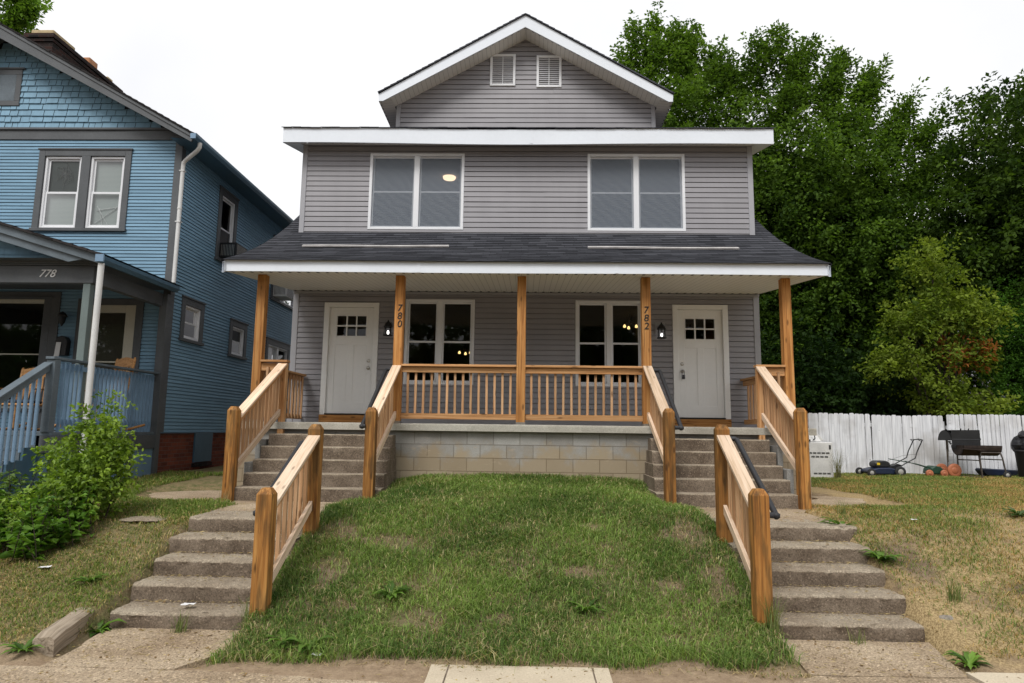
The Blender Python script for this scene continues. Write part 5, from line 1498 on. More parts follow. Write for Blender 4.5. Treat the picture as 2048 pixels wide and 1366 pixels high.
for zz in (1.1, 2.0):
    mb.box(4.4, 10.42, 17.02, 17.06, zz, zz + .09); mb.beam((10.5, 17.0, zz), (15.5, 16.25, zz), .04, .09)
mb.build('fence_rail', M['fence'], fence)
for x in (4.6, 6.6, 8.63, 10.46):
    mb = MB(); mb.box(x - .045, x + .045, 17.06, 17.15, .6, 2.15); mb.build('fence_post', M['fence'], fence)
mb = MB(); mb.prism([(-.05, .8), (.05, .8), (.05, 2.28), (-.05, 2.31)], lambda u, v, d: (10.50 + u + (v - .8) * .07, 16.93 + d, v), 0, .018); mb.build('loose_picket', M['fence'], fence)

# white cabinet
t = thing('cabinet', 'dirty white metal cabinet with slotted front and sloping hood against the fence', 'appliance', (6.35, 15.2, .83))
mb = MB(); mb.box(5.95, 6.72, 14.9, 15.5, .83, 1.62); mb.build('body', M['appl'], t, bevel=.015)
mb = MB(); mb.prism([(14.92, 1.635), (15.5, 1.635), (15.5, 1.90), (15.32, 1.90)], lambda u, v, d: (d, u, v), 5.97, 6.50); mb.prism([(6.50, 1.635), (6.72, 1.66), (6.50, 1.90)], lambda u, v, d: (u, d, v), 15.3, 15.5); mb.build('hood', M['appl'], t, bevel=.01)
mb = MB()
for z_, n_, a in ((1.37, 5, 6.19), (1.29, 4, 6.25), (.93, 4, 6.29)):
    for k in range(n_): mb.box(a + k * .095, a + k * .095 + .075, 14.894, 14.899, z_, z_ + .012); mb.box(a + k * .095, a + k * .095 + .075, 14.894, 14.899, z_ + .02, z_ + .032)
mb.build('slot', M['slot'], t)
mb = MB(); mb.tube([(6.30, 14.9, 1.66), (6.33, 14.86, 1.70), (6.34, 14.9, 1.76), (6.31, 15.0, 1.83)], .012, 6); mb.box(6.16, 6.24, 14.88, 14.93, 1.635, 1.68); mb.build('handle', M['black'], t)
mb = MB(); mb.box(6.64, 6.68, 14.89, 14.9, 1.47, 1.56); mb.build('latch', M['slot'], t)

# lawn mower
def wheel(mb, hub, c, r, w_):
    mb.lathe(c, [(r * .62, -w_ / 2), (r * .95, -w_ / 2), (r, -w_ / 4), (r, w_ / 4), (r * .95, w_ / 2), (r * .62, w_ / 2)], 18, 'y')
    hub.lathe(c, [(r * .12, -w_ / 2 - .012), (r * .3, -w_ / 2 - .008), (r * .60, -w_ / 2 + .004), (r * .60, w_ / 2 - .004), (r * .12, w_ / 2 + .01)], 14, 'y')
t = thing('lawn_mower', 'old push lawn mower with dark deck and folded black handle before the fence', 'lawn mower', (8.35, 16.1, .83))
mb = MB(); mb.prism([(7.99, .92), (8.06, .89), (8.62, .89), (8.70, .94), (8.66, 1.0), (8.45, 1.04), (8.2, 1.035), (8.02, .985)], lambda u, v, d: (u, d, v), 15.85, 16.35); mb.build('deck', M['navy'], t, bevel=.02)
mb = MB(); mb.prism([(8.17, 1.04), (8.5, 1.04), (8.53, 1.10), (8.5, 1.17), (8.40, 1.20), (8.22, 1.195), (8.15, 1.13)], lambda u, v, d: (u, d, v), 15.95, 16.25); mb.build('engine', M['black'], t, bevel=.025)
mb = MB(); mb.box(8.2, 8.27, 15.943, 15.949, 1.10, 1.15); mb.build('sticker', M['yellow'], t)
for (x, y, r) in ((8.0, 15.82, .095), (8.0, 16.38, .095), (8.66, 15.82, .125), (8.66, 16.38, .125)):
    mb = MB(); hb = MB(); wheel(mb, hb, (x, y, .83 + r), r, .05); o = mb.build('wheel', M['rubber'], t); hb.build('hub', M['wheel_grey'], o)
mb = MB()
for y in (15.92, 16.28): mb.tube([(8.62, y, 1.0), (8.82, y, 1.13), (9.08, y, 1.27), (9.13, y, 1.42), (9.27, y, 1.69)], .013, 6)
mb.tube([(9.27, 15.92, 1.69), (9.29, 16.1, 1.71), (9.27, 16.28, 1.69)], .013, 6)
mb.tube([(9.24, 15.92, 1.66), (9.18, 15.95, 1.70), (9.18, 16.25, 1.70), (9.24, 16.28, 1.66)], .008, 5)
mb.prism([(8.58, 1.0), (8.74, 1.02), (8.80, 1.1), (8.70, 1.13), (8.6, 1.08)], lambda u, v, d: (u, d, v), 15.98, 16.2)
mb.tube([(9.10, 15.92, 1.36), (8.8, 15.9, 1.33), (8.45, 15.95, 1.2)], .003, 4)
mb.build('handle', M['black'], t)
# spreader lying with its long handle to the left
t = thing('lawn_spreader', 'green lawn spreader with orange wheels, its long handle lying toward the mower', 'spreader', (9.85, 16.3, .83))
mb = MB(); mb.prism([(9.52, .90), (9.80, .89), (9.86, .96), (9.80, 1.06), (9.66, 1.09), (9.55, 1.03)], lambda u, v, d: (u, d, v), 16.12, 16.45); mb.build('hopper', M['green_plastic'], t, bevel=.02)
for (x, y, r) in ((9.46, 16.05, .085), (9.80, 16.05, .085), (10.06, 16.08, .16), (10.02, 16.5, .15)):
    mb = MB(); hb = MB(); wheel(mb, hb, (x, y, .83 + r), r, .05); o = mb.build('wheel', M['orange'], t); hb.build('hub', M['orange'], o)
mb = MB(); mb.tube([(9.60, 16.2, 1.03), (9.2, 16.12, 1.13), (8.95, 16.08, 1.17), (8.5, 16.0, 1.245)], .011, 6); mb.tube([(9.60, 16.35, 1.03), (8.95, 16.12, 1.19)], .009, 6); mb.build('handle', M['green_plastic'], t)
# barrel grill with its lid thrown open
t = thing('barrel_grill', 'rusty black barrel grill with its lid open on thin steel legs', 'grill', (10.5, 16.0, .83))
cx, cz, rr = 10.62, 1.58, .27
mb = MB(); N = 16
def half(mb, y0, y1, a0, a1, cx, cz, r, th=.012):
    ring = [(cx + r * math.cos(a0 + (a1 - a0) * k / N), cz + r * math.sin(a0 + (a1 - a0) * k / N)) for k in range(N + 1)]
    inn_ = [(cx + (r - th) * math.cos(a0 + (a1 - a0) * k / N), cz + (r - th) * math.sin(a0 + (a1 - a0) * k / N)) for k in range(N + 1)]
    mb.prism(ring + inn_[::-1], lambda u, v, d: (u, d, v), y0, y1)
    for y in (y0, y1 - .004): mb.prism(ring, lambda u, v, d: (u, d, v), y, y + .004)
def halfx(mb, x0, x1, a0, a1, cy, cz, r, th=.012):
    ring = [(cy + r * math.cos(a0 + (a1 - a0) * k / N), cz + r * math.sin(a0 + (a1 - a0) * k / N)) for k in range(N + 1)]
    inn_ = [(cy + (r - th) * math.cos(a0 + (a1 - a0) * k / N), cz + (r - th) * math.sin(a0 + (a1 - a0) * k / N)) for k in range(N + 1)]
    mb.prism(ring + inn_[::-1], lambda u, v, d: (d, u, v), x0, x1)
    for x in (x0, x1 - .004): mb.prism(ring, lambda u, v, d: (d, u, v), x, x + .004)
halfx(mb, 10.12, 10.99, math.pi, 2 * math.pi, 16.0, 1.58, .24)
body = mb.build('barrel', M['rust'], t)
mb = MB(); halfx(mb, 10.02, 10.70, .1, math.pi * .95, 16.30, 1.66, .27)
mb.build('lid', M['grill'], t)
mb = MB(); mb.box(10.03, 10.69, 16.04, 16.055, 1.50, 1.93); mb.prism([(10.03, 1.93), (10.69, 1.93), (10.69, 1.94), (10.2, 1.925), (10.08, 1.90)], lambda u, v, d: (u, d, v), 16.04, 16.3); mb.build('lid_inside', M['grill'], t)
mb = MB()
for x in (10.28, 10.46): mb.tube([(x, 16.1, 1.92), (x - .01, 16.06, 1.97)], .012, 5)
mb.tube([(10.02, 16.1, 1.66), (9.96, 16.05, 1.66), (9.98, 16.0, 1.60)], .02, 6); mb.build('lid_handle', M['black'], t)
mb = MB(); mb.prism([(9.98, 1.50), (10.5, 1.47), (10.5, 1.49), (9.98, 1.515)], lambda u, v, d: (u, d, v), 15.62, 15.8); mb.build('side_shelf', M['rust'], t)
for pts in ([(10.50, 15.78, .83), (10.47, 15.78, 1.30), (10.50, 15.78, 1.42)], [(10.24, 16.22, .83), (10.24, 16.22, 1.42)], [(11.05, 15.78, .90), (10.98, 15.78, 1.32), (10.94, 15.78, 1.42)], [(10.78, 16.22, .86), (10.74, 16.22, 1.42)]):
    mb = MB(); mb.tube(pts, .017, 6); mb.build('leg', M['leg_steel'], t)
for a, b in (((10.50, 15.78, 1.42), (10.94, 15.78, 1.42)), ((10.47, 15.78, 1.24), (10.24, 16.22, 1.24)), ((10.98, 15.78, 1.26), (10.76, 16.22, 1.26)), ((10.24, 16.22, .86), (10.5, 15.78, .86))):
    mb = MB(); mb.tube([a, b], .014, 6); mb.build('brace', M['leg_steel'], t)
mb = MB(); hb = MB(); wheel(mb, hb, (11.06, 15.78, .83 + .085), .085, .04); o = mb.build('wheel', M['rubber'], t); hb.build('hub', M['wheel_grey'], o)
# trash can with a bag bulging out
t = thing('trash_can', 'dark trash can with black bags bulging out at the right edge', 'trash can', (11.75, 16.0, .83))
mb = MB(); mb.lathe((11.75, 16.0, .83), [(.20, 0), (.22, .02), (.265, .6), (.285, .62), (.285, .66), (.26, .66)], 20); mb.build('can', M['rubber'], t)
o = lump('bag', (11.72, 16.0, 1.60), .27, M['bag'], 8, None, None, None, 3, .9)
o.parent = t; o.location = Vector((11.72, 16.0, 1.60)) - t.location
o = lump('bag_knot', (11.60, 15.95, 1.82), .09, M['bag'], 9, None, None, None, 2, 1.0); o.parent = t; o.location = Vector((11.60, 15.95, 1.84)) - t.location
mb = MB(); pl_ = [(10.95, .99), (11.0, 1.03), (11.9, .99), (12.6, .97), (12.6, .86), (11.05, .86)]
mb.prism(pl_, lambda u, v, d: (u, d, v), 16.45, 16.75); o = mb.build('plastic_sled', M['navy'], None, origin=(11.5, 16.6, .83), bevel=.02); tag(o, 'long navy blue plastic sled lying along the fence behind the grill', 'sled')
# ------------------------------------------------------------ foliage
def unit(v): return v / np.maximum(np.linalg.norm(v, axis=-1, keepdims=True), 1e-9)
def leaves(pos, dirn, nrm, L, Wd, col, fold=.25, droop=.15):
    """kite-shaped folded leaves: returns verts, loops, colours (4 vertices each)"""
    n = len(pos); side_ = unit(np.cross(dirn, nrm)); nrm = unit(np.cross(side_, dirn))
    L = L[:, None]; Wd = Wd[:, None]
    v = np.empty((n, 4, 3), np.float32)
    v[:, 0] = pos
    v[:, 1] = pos + dirn * L * .45 + side_ * Wd * .5 + nrm * Wd * fold
    v[:, 2] = pos + dirn * L - nrm * L * droop
    v[:, 3] = pos + dirn * L * .45 - side_ * Wd * .5 + nrm * Wd * fold
    b = np.arange(n)[:, None] * 4
    lp = (b + np.array([[0, 1, 2, 0, 2, 3]])).ravel()
    return v.reshape(-1, 3), lp, np.repeat(col, 4, 0)
def sprays(r, origins, dirs, lens, per, leaf, c_dark, c_light, spread=.35, jit=.10, upb=.5, lw=.6, tip=None, tip_p=0.0):
    n = len(origins); k = per
    t = r.uniform(.05, 1.0, (n, k)); a = r.uniform(0, 2 * np.pi, (n, k))
    ref = np.where(np.abs(dirs[:, 2:3]) < .9, np.array([[0, 0, 1.]]), np.array([[1., 0, 0]]))
    s1 = unit(np.cross(dirs, ref)); s2 = np.cross(dirs, s1)
    radial = s1[:, None] * np.cos(a)[..., None] + s2[:, None] * np.sin(a)[..., None]
    bend = np.array([0, 0, -1.])[None, None] * (t[..., None] ** 2) * (.18 * lens[:, None, None])
    p = origins[:, None] + dirs[:, None] * (t * lens[:, None])[..., None] + radial * (spread * lens[:, None] * r.uniform(.1, 1, (n, k)) * (1.05 - .6 * t))[..., None] + bend
    d = unit(dirs[:, None] * .5 + radial * .9 + r.normal(0, .35, (n, k, 3)) + np.array([0, 0, -.12]))
    nr = unit(np.array([0, 0, 1.]) * upb * 2 + r.normal(0, .6, (n, k, 3)) + radial * .2)
    L = leaf * r.uniform(.65, 1.25, (n, k)); 
    f = np.clip(r.beta(1.6, 1.8, (n, 1)) * .8 + r.uniform(0, .22, (n, k)), 0, 1)
    col = np.array(c_dark) * (1 - f[..., None]) + np.array(c_light) * f[..., None]
    if tip is not None:
        pr_ = tip_p if not isinstance(tip_p, tuple) else (np.linalg.norm(origins - np.array(tip_p[:3]), axis=1, keepdims=True) < tip_p[3]) * .75
        m = (r.uniform(0, 1, (n, 1)) < pr_) & (r.uniform(0, 1, (n, k)) < .7)
        col[m] = np.array(tip) * r.uniform(.6, 1.2, (m.sum(), 1))
    col = col * r.uniform(1 - jit, 1 + jit, (n, k, 1))
    return leaves(p.reshape(-1, 3), d.reshape(-1, 3), nr.reshape(-1, 3), L.ravel(), (L * lw).ravel(), col.reshape(-1, 3))
def lobe_points(r, lobes, n, surf=.45, up=.5):
    wts = np.array([l[1][0] * l[1][1] * l[1][2] for l in lobes]) ** .7; wts /= wts.sum()
    idx = r.choice(len(lobes), n, p=wts)
    c = np.array([l[0] for l in lobes], float)[idx]; rad = np.array([l[1] for l in lobes], float)[idx]
    u = unit(r.normal(0, 1, (n, 3))); q = r.uniform(0, 1, (n, 1)) ** surf
    q = q * (1 + .12 * np.sin(u[:, :1] * 7 + idx[:, None] * 2) + .10 * np.sin(u[:, 1:2] * 9 + idx[:, None]) + .1 * np.sin(u[:, 2:] * 8))
    p = c + u * q * rad
    d = unit(u * np.array([.8, .8, .45]) + np.array([0, 0, up]) + r.normal(0, .35, (n, 3)))
    return p, d
def tree(name, lab, cat, base, lobes, n, per, leaf, cd, cl, seed, trunk=.22, ln=(.6, 1.3), up=.5, surf=.45, group=None, tip=None, tip_p=0, stems=1, spread=.35, lw=.6, lean=.0, limbs=14, extra=None):
    r = np.random.default_rng(seed); rr = random.Random(seed)
    t = thing(name, lab, cat, base, group)
    p, d = lobe_points(r, lobes, n, surf, up)
    if extra is not None:
        p = np.concatenate([p, extra[0]]); d = np.concatenate([d, extra[1]])
    v, lp, col = sprays(r, p, d, r.uniform(ln[0], ln[1], len(p)), per, leaf, cd, cl, spread, tip=tip, tip_p=tip_p, lw=lw)
    fast_mesh('crown', v, lp, 3, M['leaf'], col, parent=t)
    mb = MB(); B = Vector(base)
    top = Vector(max(lobes, key=lambda l: l[0][2])[0])
    for s_ in range(stems):
        o = Vector((rr.uniform(-.5, .5), rr.uniform(-.4, .4), 0)) if stems > 1 else Vector((0, 0, 0))
        tgt = Vector(lobes[s_ % len(lobes)][0]) if stems > 1 else top
        pts = []; rs = []
        for k in range(8):
            q = k / 7
            pts.append(B + o * .4 + (tgt - B) * q * .95 + Vector((.15 * math.sin(q * 4 + s_), .15 * math.cos(q * 3 + s_ * 2), 0)) * (q > 0)); rs.append(trunk * (1 - .8 * q) + .015)
        mb.tube(pts, rs, 8)
        for k in range(limbs // stems):
            q = rr.uniform(.22, .9); st_ = pts[int(q * 7)]
            e = Vector(p[rr.randrange(len(p))]); m_ = (st_ + e) / 2 + Vector((rr.uniform(-.3, .3), rr.uniform(-.3, .3), rr.uniform(0, .5)))
            b_ = trunk * (1 - .8 * q) * .5
            mb.tube([st_, m_, e], [b_, b_ * .6, .012], 6)
    mb.build('trunk', M['bark'], t)
    return t
DK, LT = (.019, .048, .010), (.135, .225, .030)
# the tall tree behind the duplex: feathery ascending sprays
r0 = np.random.default_rng(90)
def plumes(seed, pts, n_each, h):
    r = np.random.default_rng(seed); P_ = []; D_ = []
    for (x, y, z, lean_x) in pts:
        t = r.uniform(0, 1, n_each)
        h_ = h * r.uniform(.75, 1.25); P_.append(np.stack([x + lean_x * t * h_ + r.normal(0, .30, n_each) * (1 - t * .8), y + r.normal(0, .3, n_each), z - 1.0 + t * h_], 1))
        D_.append(unit(np.stack([lean_x + r.normal(0, .35, n_each), r.normal(0, .35, n_each), .9 + r.uniform(0, .5, n_each)], 1)))
    return np.concatenate(P_), np.concatenate(D_)
# ascending leaders along the skyline: (x, y, z, lean)
pl1 = plumes(5, [(4.6, 26, 17.3, -.1), (5.2, 26, 17.6, .0), (5.9, 26, 17.5, .1), (6.6, 26, 17.0, .1), (4.1, 26, 16.3, -.15), (4.3, 26, 15.2, -.25), (7.2, 26, 16.4, .2), (5.0, 25.6, 16.4, 0), (6.2, 25.6, 16.6, .1)], 46, 1.9)
tree('tall_tree', 'tall light green tree rising just behind the gable of the grey duplex', 'tree', (6.0, 27, .8),
     [((5.7, 26, 13.4), (1.7, 2.2, 3.2)), ((5.2, 26.5, 10), (3.0, 2.6, 4.5)), ((7.0, 26.5, 12), (2.4, 2.4, 4.2)), ((6, 26, 6), (3, 2.6, 4))], 3000, 30, .16, (.032, .076, .013), (.155, .255, .034), 21, .25, (.6, 1.2), .7, extra=pl1)
pl2 = plumes(6, [(8.6, 24.5, 15.3, .1), (9.3, 24, 15.9, .1), (10.3, 24, 15.4, .15), (11.4, 24, 14.9, .2), (12.4, 24, 14.3, .3), (13.2, 24, 13.2, .5), (13.9, 24, 12.4, .6), (7.6, 25, 15.5, 0), (14.1, 24, 11.4, .7), (8.0, 24.4, 14.6, .0), (9.8, 23.6, 14.6, .1), (10.9, 23.6, 14.0, .2), (12.0, 23.6, 13.2, .25), (12.9, 23.6, 12.2, .4), (13.6, 23.6, 10.8, .6), (11.3, 23.2, 12.4, .2), (9.2, 23.2, 13.2, .1)], 52, 2.0)
tree('tall_tree', 'broad deep green tree filling the sky right of the grey duplex', 'tree', (10.5, 25, .8),
     [((9.8, 24.4, 10.6), (3.3, 3.0, 3.7)), ((12.0, 24.4, 9.4), (2.6, 2.8, 3.5)), ((8.6, 25.6, 8.5), (3.2, 3, 4.2)), ((11.5, 25.2, 7), (3.4, 2.6, 3.6)), ((9.0, 25.6, 4.6), (3.4, 2.4, 3.2)), ((13, 26, 5), (2.5, 2.4, 3))], 6600, 30, .155, DK, (.14, .235, .032), 22, .33, (.6, 1.3), .6, surf=.5, extra=pl2)
tree('dense_tree', 'dark rounded tree at the right edge with dense drooping leaves', 'tree', (17.3, 22.5, .8),
     [((17.6, 22, 10.2), (3.3, 3, 3.7)), ((15.6, 22, 8.2), (2.3, 2.4, 2.9)), ((17.5, 21.6, 6.5), (3.2, 2.6, 3.0)), ((15.0, 22.5, 5.4), (2.2, 2.2, 2.6)), ((18.6, 22, 3.4), (2.6, 2.2, 2.4))], 3900, 30, .17, (.014, .036, .008), (.080, .135, .020), 23, .3, (.5, 1.0), .25, surf=.35)
tree('sapling', 'young loose tree with yellow green leaves and an orange tinged branch before the dark trees', 'tree', (11.7, 19, .8),
     [((11.6, 18.9, 6.5), (.55, .6, 1.0)), ((11.9, 19, 5.2), (1.0, .8, .75)), ((10.9, 18.9, 4.9), (.6, .6, .55)), ((10.4, 18.8, 3.7), (.9, .7, .45)), ((12.2, 18.8, 3.9), (.75, .7, .55)), ((12.9, 18.9, 5.0), (.45, .5, .6)), ((12.2, 18.8, 2.5), (1.2, .7, .40)), ((11.3, 18.8, 3.0), (.6, .6, .4))], 520, 24, .125, (.055, .10, .016), (.26, .33, .045), 24, .045, (.35, .8), .55, surf=.7, stems=3, tip=(.30, .11, .035), tip_p=(12.3, 18.8, 4.1, .5), spread=.4, limbs=24)
tree('small_tree', 'fine leaved bright green small tree at the right edge above the grill', 'tree', (14.9, 20, .8),
     [((14.8, 19.8, 4.9), (1.0, 1.0, 1.5)), ((14.7, 19.7, 3.2), (1.2, 1.0, 1.4)), ((15.6, 20, 3.9), (1.2, 1.0, 2.0))], 900, 30, .075, (.030, .085, .014), (.085, .19, .024), 25, .09, (.25, .55), .5, surf=.5, spread=.45)
tree('tall_tree', 'bright leafy tree behind the roof of the blue house at top left', 'tree', (-29, 32, .9),
     [((-28.3, 31, 24.2), (2.2, 2.5, 2.2)), ((-31, 32, 18), (4, 4, 6)), ((-29, 32, 13), (3.5, 4, 5))], 1500, 26, .24, (.05, .12, .018), (.20, .33, .05), 26, .35, (.6, 1.3), .5, extra=plumes(7, [(-26.4, 31, 22.6, .5), (-26.2, 31, 23.1, .6), (-26.9, 31, 22.3, .4), (-26.6, 31, 23.6, .4)], 22, .8))
# dark thicket behind the fence: far-off growth nobody could count
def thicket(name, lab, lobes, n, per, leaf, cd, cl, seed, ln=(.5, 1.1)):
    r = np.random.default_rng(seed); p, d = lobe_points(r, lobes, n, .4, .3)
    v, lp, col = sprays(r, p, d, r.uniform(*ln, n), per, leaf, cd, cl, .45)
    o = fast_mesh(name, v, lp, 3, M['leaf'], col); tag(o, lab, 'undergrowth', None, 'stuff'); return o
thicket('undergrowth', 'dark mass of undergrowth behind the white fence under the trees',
        [((6.2, 21.5, 2.4), (2.2, 1.4, 2.4)), ((9, 21, 2.2), (2.2, 1.2, 2.3)), ((11.5, 21.5, 2.0), (2.2, 1.2, 2.0)), ((14, 22.5, 1.7), (1.8, 1.0, 1.3))], 1700, 30, .17, (.008, .022, .006), (.030, .060, .012), 31)  # leaf colours darkened to carry the deep shade under the trees
thicket('woodland', 'distant dark woodland behind the trees on the right', [((x, 34 + (i % 2) * 3, 6.0 + (i % 3)), (4.0, 2.5, 7.0)) for i, x in enumerate(range(4, 22, 3))] + [((x, 36, 4.0), (3, 2, 4.5)) for x in (30, 34, 38)], 3400, 30, .36, (.008, .022, .006), (.030, .060, .012), 32, (.8, 1.8))  # same dark leaf tint, with the shade of the wood put into it
# across the street, behind the camera: what the windows mirror
thicket('street_trees', 'leafy trees across the street mirrored in the windows', [((x, -34 - (i % 3) * 4, 5.6 + 1.7 * math.sin(i * 2.1)), (3.6, 2.5, 6.4 + 1.8 * math.sin(i * 1.3))) for i, x in enumerate(list(range(-64, -20, 5)) + list(range(-9, 46, 5)))], 3200, 22, .75, DK, (.05, .10, .02), 33, (1.0, 2.2))
# house glimpsed under the trees
t = thing('back_house', 'pale house with grey roof and white window glimpsed under the trees beyond the fence', 'house', (22.5, 31, .8))
mb = MB(); P31 = front(30)
siding(mb, P31, lambda z: (17.8, 28), .8, 3.25, .15, .015, [(21.15, 22.05, 2.0, 3.05)]); mb.box(17.8, 28, 30.06, 36, .8, 3.2); mb.build('wall', M['tan_wall'], t)
mb = MB(); mb.add([(17.4, 29.6, 3.25), (28.4, 29.6, 3.25), (28.4, 33, 5.4), (17.4, 33, 5.4)], [(0, 1, 2, 3)]); mb.add([(17.4, 36.4, 3.25), (28.4, 36.4, 3.25), (28.4, 33, 5.4), (17.4, 33, 5.4)], [(0, 1, 2, 3)]); mb.build('roof', M['grey_roof'], t)
mb = MB(); mb.box(17.4, 28.4, 29.57, 29.6, 3.10, 3.27); mb.build('fascia', M['white'], t)
window(P31, 21.15, 22.05, 2.0, 3.05, t, M['window_white'], 1, .12, .1, .05, None, blind=M['blind_dark'])

# ------------------------------------------------------------ shrub beside the blue porch
def bush():
    t = thing('shrub', 'bushy bright green shrub with toothed leaves in front of the blue porch stairs', 'shrub', (-5.2, 7.6, .6))
    r = np.random.default_rng(51)
    lobes = [((-5.10, 7.75, 1.38), (.33, .34, .42)), ((-4.98, 7.7, 1.72), (.17, .2, .34)), ((-5.12, 7.65, 1.0), (.36, .4, .36)), ((-4.90, 7.6, 1.05), (.26, .3, .35)), ((-5.35, 7.3, .72), (.36, .3, .22)), ((-4.86, 7.7, 1.35), (.2, .25, .28))]
    p, d = lobe_points(r, lobes, 400, .5, .75)
    v, lp, col = sprays(r, p, d, r.uniform(.15, .34, len(p)), 18, .062, (.045, .10, .014), (.33, .47, .06), .42, lw=.62)
    fast_mesh('foliage', v, lp, 3, M['bush_leaf'], col, parent=t)
    mb = MB(); rr = random.Random(5)
    for k in range(26):
        e = Vector(p[rr.randrange(len(p))]); b_ = Vector((-5.15 + rr.uniform(-.3, .35), 7.6 + rr.uniform(-.2, .2), .55))
        mb.tube([b_, (b_ + e) / 2 + Vector((rr.uniform(-.06, .06), 0, .12)), e], [.012, .008, .004], 5)
    mb.build('stem', M['bark'], t)
bush()
def herbs(name, lab, cx, cy, rx, ry, n, hmin, hmax, leaf, cd, cl, seed, group=None):
    """upright herbaceous stems with broad pointed leaves"""
    t = thing(name, lab, 'plant', (cx, cy, gzf(cx, cy)), group); r = np.random.default_rng(seed)
    V = []; LP = []; Cc = []; nb = 0; mb = MB()
    for k in range(n):
        a = r.uniform(0, 6.28); q = math.sqrt(r.uniform(0, 1)); x, y = cx + rx * q * math.cos(a), cy + ry * q * math.sin(a)
        z = gzf(x, y) - .02; h = r.uniform(hmin, hmax); lx, ly = r.normal(0, .12, 2)
        tip_ = np.array([x + lx * h * 2, y + ly * h * 2 - .04, z + h]); b_ = np.array([x, y, z])
        mb.tube([b_, (b_ + tip_) / 2 + np.array([0, 0, .03]), tip_], [.006, .005, .002], 4)
        m = int(7 + h * 18); tt = r.uniform(.15, 1, m); ang = r.uniform(0, 6.28, m)
        pos = b_ + (tip_ - b_) * tt[:, None]
        dr = unit(np.stack([np.cos(ang), np.sin(ang), r.uniform(-.1, .45, m)], 1)); nr = unit(np.array([0, 0, 1.]) + r.normal(0, .3, (m, 3)))
        L = leaf * r.uniform(.6, 1.2, m) * (1.15 - .5 * tt); f = r.uniform(0, 1, (m, 1))
        v, lp, c = leaves(pos, dr, nr, L, L * .55, (np.array(cd) * (1 - f) + np.array(cl) * f), .2, .3)
        V.append(v); LP.append(lp + nb); Cc.append(c); nb += len(v)
    fast_mesh('foliage', np.concatenate(V), np.concatenate(LP), 3, M['bush_leaf'], np.concatenate(Cc), parent=t)
    mb.build('stem', M['bark'], t); return t
herbs('weed_clump', 'clump of tall broad leaved weeds spilling onto the lawn at the foot of the shrub', -5.30, 7.1, .72, .40, 95, .22, .55, .14, (.04, .10, .015), (.15, .28, .038), 61)
herbs('weed_clump', 'paler weed clump at the left edge of the lawn under the blue stairs', -6.05, 7.75, .55, .4, 46, .25, .6, .12, (.04, .085, .02), (.15, .23, .055), 62)
# rosette weeds and tufts
_x14 = 1.5
def rosette(x, y, n, L, wd, seed, lab, z=None, rise=.55, cd=(.04, .09, .015), cl=(.14, .25, .04), name='weed', grp='broad leaved weeds'):
    z = gzf(x, y) if z is None else z
    r = np.random.default_rng(seed); V = []; LP = []; Cc = []; nb = 0
    n = int(n * _x14)
    for k in range(n):
        a = 2 * math.pi * k / n + r.uniform(-.5, .5); l_ = L * r.uniform(.4, 1.15); ri = rise * r.uniform(.5, 2.2)
        d = np.array([math.cos(a), math.sin(a), 0]); s_ = np.array([-math.sin(a), math.cos(a), 0]); m = 7; pts = []
        for j in range(m):
            q = j / (m - 1); c = np.array([x, y, z]) + d * l_ * q + np.array([0, 0, l_ * ri * (q - .75 * q * q) + .01])
            ww = wd * l_ * (math.sin(math.pi * min(1, q * .92 + .06)) ** .8) * (1 + (.25 * (-1) ** j))
            pts += [c + s_ * ww * .5 + np.array([0, 0, ww * .18]), c, c - s_ * ww * .5 + np.array([0, 0, ww * .18])]
        f = r.uniform(0, 1); col = np.array(cd) * (1 - f) + np.array(cl) * f
        for j in range(m - 1):
            for u in (0, 1): LP += [nb + j * 3 + u, nb + j * 3 + u + 1, nb + j * 3 + u + 4, nb + j * 3 + u + 3]
        V += pts; Cc += [col] * len(pts); nb += len(pts)
    o = fast_mesh(name, np.array(V) - np.array([x, y, z]), LP, 4, M['bush_leaf'], np.array(Cc)); o.location = (x, y, z)
    tag(o, lab, 'weed', grp); return o
rosette(-1.22, 6.30, 22, .22, .22, 71, 'jagged leaved weed in the middle of the green bank, left of centre')
rosette(-1.72, 5.52, 20, .20, .26, 72, 'leafy weed at the front edge of the green bank, lower left')
rosette(-1.95, 5.60, 16, .17, .26, 73, 'small weed at the front left corner of the green bank')
rosette(.55, 6.15, 16, .20, .16, 74, 'loose weed in the green bank right of centre')
rosette(3.52, 5.62, 22, .17, .26, 75, 'bright green weed by the pavement right of the lowest right step', rise=.8, cl=(.19, .33, .05))
rosette(-3.74, 6.02, 16, .20, .30, 76, 'green weed between the weathered timber and the lowest left step', rise=.8)
rosette(-4.15, 6.48, 14, .18, .2, 77, 'low green weed on the left lawn above the timber')
rosette(-3.92, 5.38, 18, .17, .2, 78, 'weed against the near end of the weathered timber')
rosette(3.62, 7.05, 16, .22, .26, 79, 'weed growing against the right ends of the lower right steps')
rosette(3.55, 7.75, 18, .24, .18, 80, 'bright weed at the top right corner of the lower right steps', rise=.7, cl=(.18, .30, .05))
rosette(5.95, 8.35, 20, .24, .18, 81, 'grey green weed on the dry grass at far right', cl=(.10, .14, .06))
